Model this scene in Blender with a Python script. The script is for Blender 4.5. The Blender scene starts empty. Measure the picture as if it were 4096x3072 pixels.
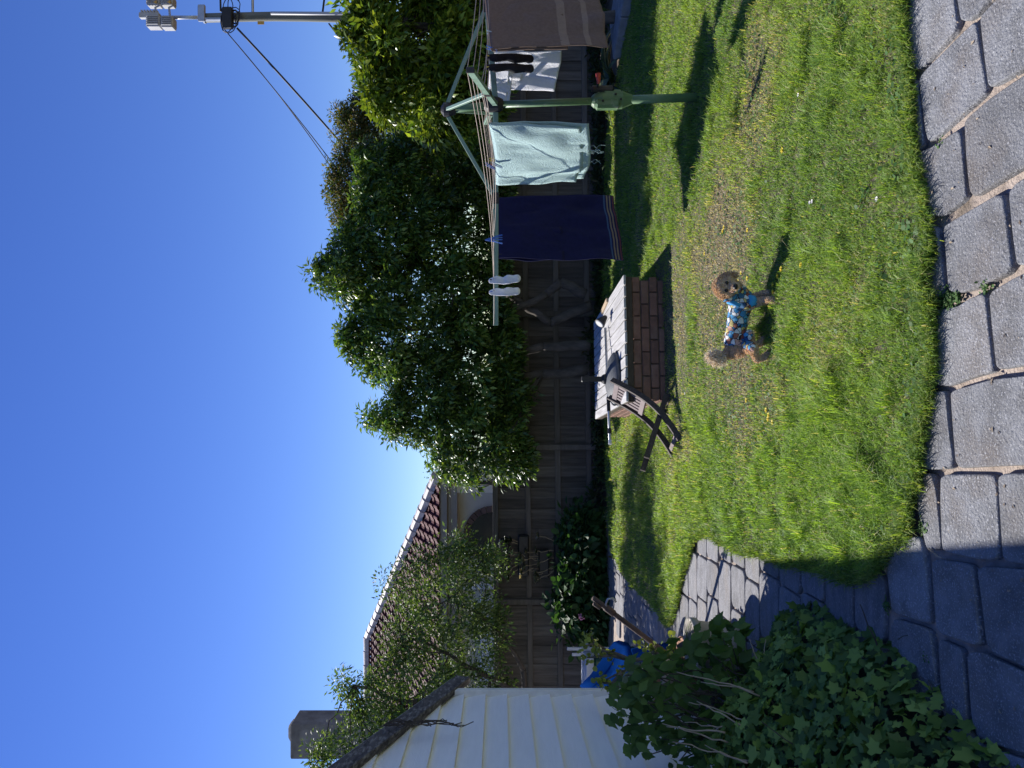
import bpy, bmesh, math, random
import numpy as np
from mathutils import Vector, Matrix, Quaternion

random.seed(7); rng = np.random.default_rng(7)
S = bpy.context.scene; COL = S.collection

# ------------------------------------------------------------------ camera, sky, sun, exposure
CAMZ, F = 1.6, 720.0                      # eye height, focal length in pixels of the 1024x768 frame
cd = bpy.data.cameras.new('camera'); cam = bpy.data.objects.new('camera', cd); COL.objects.link(cam)
cd.sensor_width = 36.0; cd.lens = F / 1024 * 36.0; cd.shift_x = 12 / 1024
cd.clip_start = 0.05; cd.clip_end = 3000
# the photograph is a portrait shot stored on its side: picture left is up
cam.matrix_world = Matrix(((0, 1, 0, 0), (0, 0, -1, 0), (-1, 0, 0, CAMZ), (0, 0, 0, 1)))
S.camera = cam

SUN = Vector((-0.70, 0.84, 1.0)).normalized()
w = bpy.data.worlds.new('World'); S.world = w; w.use_nodes = True
nt = w.node_tree; nt.nodes.clear()
sky = nt.nodes.new('ShaderNodeTexSky'); sky.sky_type = 'NISHITA'; sky.sun_disc = False
sky.sun_elevation = math.asin(SUN.z); sky.sun_rotation = math.atan2(SUN.x, SUN.y)
sky.air_density = 1.0; sky.dust_density = 0.0; sky.ozone_density = 3.5; sky.altitude = 50
bg = nt.nodes.new('ShaderNodeBackground'); bg.inputs['Strength'].default_value = 0.092
wo = nt.nodes.new('ShaderNodeOutputWorld')
hs = nt.nodes.new('ShaderNodeHueSaturation'); hs.inputs['Hue'].default_value = .522; hs.inputs['Saturation'].default_value = 1.24; nt.links.new(sky.outputs[0], hs.inputs['Color'])
nt.links.new(hs.outputs[0], bg.inputs[0]); nt.links.new(bg.outputs[0], wo.inputs[0])
sl = bpy.data.lights.new('sun', 'SUN'); sl.energy = 5.0; sl.angle = math.radians(0.53); sl.color = (1.0, 0.965, 0.915)
so = bpy.data.objects.new('sun', sl); COL.objects.link(so)
so.rotation_euler = (-SUN).to_track_quat('-Z', 'Y').to_euler(); so.location = (-20, 25, 30)
S.view_settings.view_transform = 'Standard'; S.view_settings.look = 'None'
S.view_settings.gamma = 1; S.view_settings.exposure = 0.6
S.render.engine = 'CYCLES'
S.cycles.max_bounces = 6; S.cycles.transparent_max_bounces = 6; S.cycles.caustics_reflective = False; S.cycles.caustics_refractive = False

# ------------------------------------------------------------------ helpers
def pt(sx, sy, d):                         # a point d metres ahead, from photograph pixels (4096x3072)
    u, v = 768 - sy / 4, sx / 4
    return Vector(((u - 384) / F * d, d, CAMZ - (v - 500) / F * d))
def gp(sx, sy, z=0.0):                     # a point on the ground
    v = sx / 4; d = F * (CAMZ - z) / (v - 500); p = pt(sx, sy, d); return Vector((p.x, p.y, z))
def wrap(sc, x0, y0): return lambda p: (x0 + p[0] * sc, y0 + p[1] * sc)
RA = wrap(.617, 3300, 0); RB = wrap(.6027, 3400, 1000); RC = wrap(.7063, 3300, 1900); RD = wrap(.4219, 2600, 2000)
R1 = wrap(.4973, 1700, 0); R2 = wrap(.4973, 1700, 700); R3 = wrap(.4973, 2200, 900); R4 = wrap(.3014, 2700, 1000)
R5 = wrap(.5877, 1400, 1700); R6 = wrap(.6329, 1100, 2300); R7 = wrap(.812, 2300, 2200); R8 = wrap(.4973, 500, 0)
RP = wrap(.3617, 2250, 1350); RV = wrap(1.8517, 0, 0)

def link(name, me, mat, parent=None, smooth=False):
    o = bpy.data.objects.new(name, me); COL.objects.link(o)
    if mat is not None and not me.materials: me.materials.append(mat)
    if smooth: me.polygons.foreach_set('use_smooth', [True] * len(me.polygons))
    if parent is not None:
        o.parent = parent
        if parent.parent is None: o.matrix_parent_inverse = Matrix.Translation(-parent.location)
    return o
def tag(o, label=None, cat=None, group=None, kind=None):
    for k, v_ in (('label', label), ('category', cat), ('group', group), ('kind', kind)):
        if v_: o[k] = v_
    return o
def thing(name, label, cat, loc=(0, 0, 0), group=None):
    o = bpy.data.objects.new(name, None); COL.objects.link(o); o.location = loc; o.empty_display_size = .1
    return tag(o, label, cat, group)
def frame_of(d, up=Vector((0, 0, 1))):
    d = d.normalized(); s = d.cross(up)
    if s.length < 1e-4: s = d.cross(Vector((1, 0, 0)))
    s.normalize(); return d, s, s.cross(d).normalized()

class MB:
    def __init__(s): s.v = []; s.f = []
    def add(s, vs, fs):
        b = len(s.v); s.v += [tuple(x) for x in vs]; s.f += [tuple(b + i for i in f) for f in fs]; return s
    def hexa(s, c):                        # 8 corners: bottom loop then top loop
        return s.add(c, [(3, 2, 1, 0), (4, 5, 6, 7), (0, 1, 5, 4), (1, 2, 6, 5), (2, 3, 7, 6), (3, 0, 4, 7)])
    def box(s, c, size, ax=None):
        ax = ax or (Vector((1, 0, 0)), Vector((0, 1, 0)), Vector((0, 0, 1))); c = Vector(c)
        h = [ax[i] * size[i] / 2 for i in range(3)]
        return s.hexa([c + h[0] * i + h[1] * j + h[2] * k for k in (-1, 1) for i, j in ((-1, -1), (1, -1), (1, 1), (-1, 1))])
    def cbox(s, c, size, ax=None, ch=.004):   # box with chamfered edges
        ax = ax or (Vector((1, 0, 0)), Vector((0, 1, 0)), Vector((0, 0, 1))); c = Vector(c)
        h = [x / 2 for x in size]; ch = min(ch, min(h) * .8); L = []
        def P(x, y, z): return c + ax[0] * x + ax[1] * y + ax[2] * z
        for z, e in ((-h[2], ch), (-h[2] + ch, 0), (h[2] - ch, 0), (h[2], ch)):
            x, y = h[0] - e, h[1] - e; k = ch
            L.append([P(-x + k, -y, z), P(x - k, -y, z), P(x, -y + k, z), P(x, y - k, z), P(x - k, y, z), P(-x + k, y, z), P(-x, y - k, z), P(-x, -y + k, z)])
        vs = [p for l in L for p in l]; fs = [tuple(range(7, -1, -1)), tuple(range(24, 32))]
        for r in range(3):
            for i in range(8): fs.append((r * 8 + i, r * 8 + (i + 1) % 8, r * 8 + 8 + (i + 1) % 8, r * 8 + 8 + i))
        return s.add(vs, fs)
    def beam(s, p, q, wd, th, up=Vector((0, 0, 1)), ch=.003):
        p, q = Vector(p), Vector(q); d, sd, u = frame_of(q - p, Vector(up))
        return s.cbox((p + q) / 2, ((q - p).length, wd, th), (d, sd, u), ch)
    def tube(s, pts, r, n=8, cap=True, flat=None):
        pts = [Vector(p) for p in pts]; r = r if isinstance(r, (list, tuple)) else [r] * len(pts); vs = []; fs = []
        sd = None
        for i, p in enumerate(pts):
            d = (pts[min(i + 1, len(pts) - 1)] - pts[max(i - 1, 0)]).normalized()
            if sd is None: sd = frame_of(d, Vector((0.13, .21, 1)))[1]
            sd = (sd - d * sd.dot(d)).normalized(); u = sd.cross(d)
            for k in range(n):
                a = 2 * math.pi * k / n; vs.append(p + (sd * math.cos(a) + u * math.sin(a) * (flat or 1)) * r[i])
        for i in range(len(pts) - 1):
            for k in range(n): fs.append((i * n + k, i * n + (k + 1) % n, (i + 1) * n + (k + 1) % n, (i + 1) * n + k))
        if cap: fs.append(tuple(range(n - 1, -1, -1))); fs.append(tuple(range((len(pts) - 1) * n, len(pts) * n)))
        return s.add(vs, fs)
    def lathe(s, c, prof, n=24, ax=None):
        ax = ax or (Vector((1, 0, 0)), Vector((0, 1, 0)), Vector((0, 0, 1))); c = Vector(c); vs = []; fs = []
        for r, z in prof:
            for k in range(n):
                a = 2 * math.pi * k / n; vs.append(c + (ax[0] * math.cos(a) + ax[1] * math.sin(a)) * r + ax[2] * z)
        for i in range(len(prof) - 1):
            for k in range(n): fs.append((i * n + k, i * n + (k + 1) % n, (i + 1) * n + (k + 1) % n, (i + 1) * n + k))
        fs.append(tuple(range(n - 1, -1, -1))); fs.append(tuple(range((len(prof) - 1) * n, len(prof) * n)))
        return s.add(vs, fs)
    def ball(s, c, r, n=10, m=7):
        r = r if isinstance(r, (tuple, list)) else (r, r, r); prof = []; vs = []; fs = []
        for j in range(1, m):
            t = math.pi * j / m
            for k in range(n):
                a = 2 * math.pi * k / n; vs.append((c[0] + r[0] * math.sin(t) * math.cos(a), c[1] + r[1] * math.sin(t) * math.sin(a), c[2] + r[2] * math.cos(t)))
        vs += [(c[0], c[1], c[2] + r[2]), (c[0], c[1], c[2] - r[2])]; T = len(vs) - 2
        for j in range(m - 2):
            for k in range(n): fs.append((j * n + k, (j + 1) * n + k, (j + 1) * n + (k + 1) % n, j * n + (k + 1) % n))
        for k in range(n): fs.append((T, k, (k + 1) % n)); fs.append((T + 1, (m - 2) * n + (k + 1) % n, (m - 2) * n + k))
        return s.add(vs, fs)
    def mesh(s, name):
        me = bpy.data.meshes.new(name); me.from_pydata(s.v, [], s.f); me.update(); return me
    def build(s, name, mat, parent=None, smooth=False):
        return link(name, s.mesh(name), mat, parent, smooth)

def np_mesh(name, V, Fc, mat, parent=None, cols=None, smooth=False):
    """V (n,3), Fc (m,k) uniform polygons"""
    me = bpy.data.meshes.new(name); k = Fc.shape[1]; m = len(Fc)
    me.vertices.add(len(V)); me.vertices.foreach_set('co', np.ascontiguousarray(V, np.float32).ravel())
    me.loops.add(m * k); me.loops.foreach_set('vertex_index', np.ascontiguousarray(Fc, np.int32).ravel())
    me.polygons.add(m); me.polygons.foreach_set('loop_start', np.arange(0, m * k, k, dtype=np.int32))
    if cols is not None:
        a = me.attributes.new('col', 'FLOAT_COLOR', 'POINT')
        c4 = np.ones((len(V), 4), np.float32); c4[:, :3] = cols; a.data.foreach_set('color', c4.ravel())
    me.update(calc_edges=True); me.validate()
    return link(name, me, mat, parent, smooth)

def lattice(seed, n=64): return np.random.default_rng(seed).random((n, n))
def vnoise(x, y, scale, seed):
    L = lattice(seed); n = L.shape[0]; x = np.asarray(x) * scale; y = np.asarray(y) * scale
    i = np.floor(x).astype(int); j = np.floor(y).astype(int); fx = x - i; fy = y - j
    fx = fx * fx * (3 - 2 * fx); fy = fy * fy * (3 - 2 * fy); g = lambda a, b: L[a % n, b % n]
    return (g(i, j) * (1 - fx) + g(i + 1, j) * fx) * (1 - fy) + (g(i, j + 1) * (1 - fx) + g(i + 1, j + 1) * fx) * fy
def inpoly(x, y, poly):
    x = np.asarray(x); y = np.asarray(y); r = np.zeros(x.shape, bool); n = len(poly)
    for i in range(n):
        x1, y1 = poly[i][0], poly[i][1]; x2, y2 = poly[(i + 1) % n][0], poly[(i + 1) % n][1]
        if y1 == y2: continue
        r ^= ((y1 > y) != (y2 > y)) & (x < (x2 - x1) * (y - y1) / (y2 - y1) + x1)
    return r
def distpoly(x, y, poly):
    x = np.asarray(x, float); y = np.asarray(y, float); best = np.full(x.shape, 1e9); n = len(poly)
    for i in range(n):
        a = np.array(poly[i][:2], float); b = np.array(poly[(i + 1) % n][:2], float); d = b - a
        t = np.clip(((x - a[0]) * d[0] + (y - a[1]) * d[1]) / max(d @ d, 1e-9), 0, 1)
        best = np.minimum(best, np.hypot(x - a[0] - t * d[0], y - a[1] - t * d[1]))
    return best

# ------------------------------------------------------------------ materials
def mat(name, c1, c2=None, scale=6, rough=.8, bump=0, bscale=60, rnd=0, metal=0, spec=.4, stretch=(1, 1, 1), c3=None, scale3=1.5, lo=.35, hi=.65, coat=0, bdist=.01, detail=6, sheen=0, lo3=.5, hi3=.72, speck=None):
    m = bpy.data.materials.new(name); m.use_nodes = True; t = m.node_tree; N = t.nodes; Lk = t.links.new; b = N['Principled BSDF']
    b.inputs['Roughness'].default_value = rough; b.inputs['Metallic'].default_value = metal
    b.inputs['Specular IOR Level'].default_value = spec; b.inputs['Coat Weight'].default_value = coat
    if sheen: b.inputs['Sheen Weight'].default_value = sheen
    tc = N.new('ShaderNodeTexCoord'); mp = N.new('ShaderNodeMapping'); mp.inputs['Scale'].default_value = stretch
    oi = N.new('ShaderNodeObjectInfo'); ad = N.new('ShaderNodeVectorMath'); ad.operation = 'ADD'
    mu = N.new('ShaderNodeMath'); mu.operation = 'MULTIPLY'; mu.inputs[1].default_value = 37.0
    Lk(oi.outputs['Random'], mu.inputs[0]); Lk(tc.outputs['Object'], ad.inputs[0]); Lk(mu.outputs[0], ad.inputs[1]); Lk(ad.outputs[0], mp.inputs[0])
    def noise(sc, det=detail):
        n = N.new('ShaderNodeTexNoise'); n.inputs['Scale'].default_value = sc; n.inputs['Detail'].default_value = det; n.inputs['Roughness'].default_value = .6
        Lk(mp.outputs[0], n.inputs['Vector']); return n.outputs['Fac']
    def mix(f, a, c):
        x = N.new('ShaderNodeMix'); x.data_type = 'RGBA'
        if isinstance(f, float): x.inputs[0].default_value = f
        else: Lk(f, x.inputs[0])
        for s_, i in ((a, 6), (c, 7)):
            if isinstance(s_, tuple): x.inputs[i].default_value = (*s_, 1)
            else: Lk(s_, x.inputs[i])
        return x.outputs[2]
    def ramp(f, lo, hi):
        r = N.new('ShaderNodeMapRange'); r.inputs[1].default_value = lo; r.inputs[2].default_value = hi; Lk(f, r.inputs[0]); return r.outputs[0]
    col = c1
    if c2: col = mix(ramp(noise(scale), lo, hi), c1, c2)
    if c3: col = mix(ramp(noise(scale3), lo3, hi3), col, c3)
    if speck: col = mix(ramp(noise(speck[1], 2), speck[2], speck[3]), col, speck[0])
    if rnd:
        h = N.new('ShaderNodeHueSaturation'); r = N.new('ShaderNodeMapRange'); r.inputs[3].default_value = 1 - rnd; r.inputs[4].default_value = 1 + rnd
        Lk(oi.outputs['Random'], r.inputs[0]); Lk(r.outputs[0], h.inputs['Value'])
        if isinstance(col, tuple): h.inputs['Color'].default_value = (*col, 1)
        else: Lk(col, h.inputs['Color'])
        col = h.outputs[0]
    if isinstance(col, tuple): b.inputs['Base Color'].default_value = (*col, 1)
    else: Lk(col, b.inputs['Base Color'])
    if bump:
        bp = N.new('ShaderNodeBump'); bp.inputs['Strength'].default_value = bump; bp.inputs['Distance'].default_value = bdist
        Lk(noise(bscale), bp.inputs['Height']); Lk(bp.outputs[0], b.inputs['Normal'])
    return m
def leafmat(name, rough=.45, trans=.35, tint=(1.25, 1.2, .55), spec=.4):
    m = bpy.data.materials.new(name); m.use_nodes = True; t = m.node_tree; N = t.nodes; Lk = t.links.new; b = N['Principled BSDF']
    a = N.new('ShaderNodeAttribute'); a.attribute_name = 'col'; Lk(a.outputs['Color'], b.inputs['Base Color'])
    b.inputs['Roughness'].default_value = rough; b.inputs['Specular IOR Level'].default_value = spec
    mu = N.new('ShaderNodeMix'); mu.data_type = 'RGBA'; mu.blend_type = 'MULTIPLY'; mu.inputs[0].default_value = 1; mu.inputs[7].default_value = (*tint, 1)
    Lk(a.outputs['Color'], mu.inputs[6])
    tr = N.new('ShaderNodeBsdfTranslucent'); Lk(mu.outputs[2], tr.inputs[0])
    mx = N.new('ShaderNodeMixShader'); mx.inputs[0].default_value = trans; Lk(b.outputs[0], mx.inputs[1]); Lk(tr.outputs[0], mx.inputs[2])
    Lk(mx.outputs[0], N['Material Output'].inputs[0]); return m

M = dict(
    soil=mat('soil', (.075, .055, .038), (.14, .11, .075), 7, .95, .8, 45),
    lawnsoil=mat('lawn_soil', (.075, .065, .042), (.15, .125, .088), 9, .95, 1.0, 50, c3=(.055, .075, .025), scale3=3),
    mortar=mat('sandy_mortar', (.46, .38, .32), (.33, .265, .215), 14, .95, 1.0, 90, c3=(.15, .12, .09), scale3=3.2, lo3=.55, hi3=.66),
    paver=mat('concrete_paver', (.235, .238, .25), (.155, .155, .16), 9, .85, .8, 90, rnd=.16, c3=(.18, .158, .142), scale3=2.6, spec=.3, bdist=.014, speck=((.42, .42, .44), 150, .55, .72), lo=.4, hi=.62),
    pathpaver=mat('path_paver', (.24, .237, .248), (.15, .147, .152), 14, .85, .8, 110, rnd=.15, c3=(.22, .19, .165), scale3=3, stretch=(.6, 1.6, 1), bdist=.01, speck=((.4, .39, .4), 130, .56, .72)),
    concrete=mat('concrete', (.3, .3, .31), (.22, .22, .22), 8, .9, .4, 90),
    paling=mat('weathered_paling', (.125, .105, .095), (.07, .06, .054), 6, .85, .5, 40, rnd=.25, stretch=(4, 4, .35), c3=(.16, .145, .135), scale3=2),
    rail=mat('fence_rail', (.15, .13, .118), (.095, .083, .075), 5, .85, .4, 40, rnd=.12, stretch=(.4, 4, 4)),
    white_board=mat('white_weatherboard', (.9, .9, .9), (.85, .85, .85), 5, .55, .35, 30, stretch=(6, .5, 6), rnd=.02, bdist=.008),
    white_trim=mat('white_trim', (.8, .79, .76), (.7, .69, .66), 12, .5),
    barge=mat('weathered_barge', (.12, .105, .1), (.035, .03, .03), 9, .8, .5, 40, stretch=(3, 1, 3), c3=(.3, .28, .26), scale3=14),
    tin=mat('shed_roof_tin', (.3, .3, .3), (.24, .23, .22), 3, .5),
    tile=mat('roof_tile', (.115, .026, .032), (.065, .016, .02), 4, .75, .4, 20, c3=(.15, .05, .05), scale3=1.3, spec=.12),
    ridge=mat('ridge_tile', (.52, .48, .46), (.36, .29, .28), 5, .6, .3, 20, rnd=.08),
    cream=mat('cream_render', (.6, .56, .46), (.55, .51, .42), 3, .8, .2, 40),
    fascia=mat('fascia', (.30, .27, .22), (.26, .23, .19), 3, .6),
    chimney=mat('chimney_render', (.24, .23, .21), (.14, .13, .12), 3, .9, .5, 20, c3=(.3, .29, .27), scale3=1.6),
    archbrick=mat('arch_brick', (.16, .1, .075), (.11, .07, .055), 8, .85, .3, 40, rnd=.2),
    glass=mat('dark_glass', (.02, .022, .025), rough=.15, spec=.5),
    pole=mat('grey_green_pole', (.19, .2, .18), (.12, .13, .11), 2.5, .85, .4, 12, stretch=(3, 3, .25), c3=(.12, .11, .09), scale3=2),
    galv=mat('galvanised_steel', (.45, .46, .48), (.36, .37, .39), 6, .4, metal=.6),
    boxgrey=mat('pale_grey_housing', (.46, .46, .46), (.4, .4, .4), 5, .55),
    black=mat('black_plastic', (.015, .015, .017), (.025, .025, .027), 6, .5),
    cable=mat('black_cable', (.02, .022, .03), rough=.6),
    conduit=mat('grey_conduit', (.42, .43, .45), rough=.5),
    yellow=mat('yellow_tag', (.6, .35, .06), rough=.6),
    hoist=mat('pale_green_enamel', (.22, .33, .25), (.19, .29, .22), 6, .42, .1, 60, c3=(.16, .22, .16), scale3=9, lo3=.6, hi3=.75),
    hoistpole=mat('green_enamel_pole', (.13, .22, .11), (.10, .18, .09), 7, .4, .1, 40, c3=(.3, .33, .27), scale3=16, lo3=.62, hi3=.75),
    darksteel=mat('dark_steel', (.035, .035, .04), (.06, .055, .05), 20, .5, metal=.5),
    cord=mat('clothes_cord', (.55, .43, .33), (.42, .33, .26), 30, .7),
    red=mat('red_grip', (.55, .09, .07), rough=.5),
    navy=mat('navy_towel', (.006, .007, .05), (.009, .01, .065), 30, .95, .5, 220, bdist=.004),
    navystripe=mat('navy_towel_stripe', (.2, .15, .11), rough=.9), navyred=mat('navy_towel_red_stripe', (.1, .03, .04), rough=.9), navyblue=mat('navy_towel_blue_stripe', (.04, .08, .18), rough=.9),
    aqua=mat('aqua_towel', (.56, .74, .72), (.48, .67, .65), 60, .95, 1.0, 110, bdist=.02),
    brown=mat('brown_towel', (.205, .145, .115), (.165, .115, .09), 50, .98, .7, 230, bdist=.004),
    brownband=mat('brown_towel_band', (.29, .215, .16), (.25, .185, .14), 30, .9),
    whitecloth=mat('white_towel', (.82, .82, .84), (.77, .77, .8), 40, .95, 1.0, 110, bdist=.014),
    whitesock=mat('white_sock', (.78, .78, .8), (.7, .7, .72), 30, .95, .4, 260),
    blacksock=mat('black_sock', (.012, .012, .014), (.02, .02, .022), 30, .95, .4, 200),
    brick=mat('red_brown_brick', (.26, .135, .095), (.17, .09, .065), 11, .9, .6, 60, rnd=.2, c3=(.24, .15, .11), scale3=5),
    brickmortar=mat('brick_mortar', (.16, .115, .09), (.11, .08, .065), 20, .95, .5, 100),
    deck=mat('silvered_deck_board', (.50, .49, .48), (.34, .325, .315), 6, .8, .3, 30, rnd=.14, stretch=(9, .6, 9), c3=(.58, .565, .55), scale3=2, bdist=.004),
    fasciaboard=mat('dark_edge_board', (.10, .075, .05), (.06, .045, .03), 8, .85, .4, 40, stretch=(1, 8, 8)),
    chair=mat('weathered_teak', (.075, .055, .047), (.045, .034, .03), 9, .75, .3, 60, stretch=(4, 4, 4), c3=(.12, .095, .085), scale3=14),
    chairslat=mat('pale_chair_slat', (.22, .165, .16), (.17, .125, .12), 12, .75, .2, 60),
    resin=mat('grey_resin', (.11, .12, .13), (.075, .08, .09), 25, .6, .3, 100),
    alu=mat('brushed_aluminium', (.55, .56, .58), (.45, .46, .48), 10, .35, metal=.7),
    rust=mat('rusty_pipe', (.12, .075, .055), (.07, .045, .038), 12, .8, .3, 60),
    blue=mat('blue_plastic', (.003, .026, .12), (.004, .03, .15), 4, .7, spec=0.0),
    greenplastic=mat('dark_green_plastic', (.01, .05, .035), rough=.5),
    greyplank=mat('pale_grey_plank', (.4, .42, .45), (.33, .35, .38), 8, .7),
    creampot=mat('cream_pot', (.4, .36, .31), (.3, .27, .23), 6, .7, .2, 50),
    terracotta=mat('terracotta', (.36, .17, .1), (.28, .13, .08), 6, .8),
    bark=mat('grey_bark', (.13, .11, .095), (.07, .06, .052), 14, .95, .9, 40, stretch=(1, 1, .4)),
    bark2=mat('smooth_branch', (.09, .075, .06), (.05, .042, .035), 14, .9, .5, 50),
    twig=mat('dry_cane', (.4, .32, .23), (.28, .22, .155), 14, .85),
    succ_stem=mat('jade_stem', (.16, .135, .11), (.1, .085, .07), 14, .85, .4, 60),
    petal=mat('yellow_petal', (.75, .58, .03), rough=.6), wpetal=mat('white_petal', (.75, .72, .68), rough=.7), pink=mat('pink_petal', (.6, .25, .4), rough=.7),
    nose=mat('dog_nose', (.008, .007, .007), rough=.35, spec=.5), eye=mat('dog_eye', (.006, .004, .003), rough=.08, spec=.6),
    skin=mat('dog_undercoat', (.68, .49, .32), (.58, .4, .25), 40, .95, .5, 120),
    leaf=leafmat('leaf', .6, .38), gleaf=leafmat('glossy_leaf', .36, .38, spec=.5), grass=leafmat('grass_blade', .5, .5, (1.3, 1.2, .45), .3), fur=leafmat('dog_hair', .7, .25, (1.1, 1.0, .8), .2),
    sleaf=leafmat('succulent_leaf', .4, .25),
)

# ------------------------------------------------------------------ ground, paving, lawn
def sheet(name, pts, z, m, kind='structure'):
    bm = bmesh.new(); bm.faces.new([bm.verts.new((p[0], p[1], z)) for p in pts]); bmesh.ops.triangulate(bm, faces=bm.faces[:])
    for f in bm.faces:
        if f.normal.z < 0: f.normal_flip()
    me = bpy.data.meshes.new(name); bm.to_mesh(me); bm.free(); o = link(name, me, m); o['kind'] = kind; return o
sheet('ground', [(-400, -60), (400, -60), (400, 900), (-400, 900)], -.03, M['soil'])
paving = sheet('paving', [(-3.2, -.6), (4.5, -.6), (4.5, 4.2), (.4, 4.6), (-.6, 6.4), (-1.6, 6.9), (-2.0, 11.0), (-4.8, 11.0), (-4.8, 6.6), (-3.2, 6.4)], .0, M['mortar'])
for i, p in enumerate([]): pass

LAWN_PX = [(3650, -420), (3655, -40), (3660, 250), (3690, 600), (3735, 870), (3760, 1000), (3750, 1060), (3747, 1181), (3790, 1205), (3765, 1271), (3765, 1482), (3750, 1603), (3730, 1783), (3713, 1892),
           (3717, 1914), (3690, 1985), (3674, 2112), (3604, 2183), (3572, 2239), (3500, 2280), (3434, 2296), (3314, 2280), (3296, 2253), (3191, 2249), (3123, 2230), (3039, 2198), (2963, 2190), (2891, 2152), (2845, 2127),
           (2794, 2160), (2777, 2215), (2756, 2287), (2739, 2350), (2727, 2422), (2701, 2494), (2667, 2477), (2630, 2435), (2590, 2395), (2540, 2350), (2495, 2290), (2450, 2200), (2432, 1900), (2424, 1500), (2424, 900), (2432, 600), (2450, 420), (2476, 323), (2540, 0), (2600, -300), (2700, -420)]
LP = [gp(*p) for p in LAWN_PX]
LAWN = []
for i, a in enumerate(LP):
    b = LP[(i + 1) % len(LP)]; k = max(1, int((b - a).length / .12)); nrm = Vector((b.y - a.y, a.x - b.x, 0)).normalized()
    for j in range(k):
        p = a.lerp(b, j / k); LAWN.append((p + nrm * random.uniform(-.018, .018))[:2])
sheet('lawn', LAWN, .03, M['lawnsoil'])

def chaikin(P, n=2, q=.2):
    for _ in range(n):
        Q = []
        for i, a in enumerate(P):
            b = P[(i + 1) % len(P)]; Q += [a.lerp(b, q), a.lerp(b, 1 - q)]
        P = Q
    return P
def paver(poly, m, h=.024, inset=.011, n=2, q=.12, gap=0.0):
    P = [Vector(p) for p in poly]
    if sum(P[i].x * P[(i + 1) % len(P)].y - P[(i + 1) % len(P)].x * P[i].y for i in range(len(P))) < 0: P.reverse()
    c = sum(P, Vector()) / len(P); R = sum((p - c).length for p in P) / len(P)
    P = [c + (p - c) * (1 - gap / R) for p in P]; P = chaikin(P, n, q)
    loops = []; tilt = (random.uniform(-.004, .004), random.uniform(-.004, .004))
    for ins, z in ((0, -.01), (0, h - .007), (inset * .35, h - .002), (inset, h)):
        loops.append([c + (p - c) * (1 - ins / R) + Vector((0, 0, z + (tilt[0] * (p.x - c.x) + tilt[1] * (p.y - c.y)) / R)) for p in P])
    k = len(P); vs = [p for l in loops for p in l] ; fs = []
    for r in range(3):
        for i in range(k): fs.append((r * k + i, r * k + (i + 1) % k, (r + 1) * k + (i + 1) % k, (r + 1) * k + i))
    fs.append(tuple(range(3 * k, 4 * k)))
    b = MB(); b.add([v - c for v in vs], fs); o = b.build('paver', m, paving); o.location = c; o.parent = paving
    for i, p_ in enumerate(o.data.polygons): p_.use_smooth = i < 3 * k
    return o
ext = lambda pts, tr: [tr(p) for p in pts]
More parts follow.
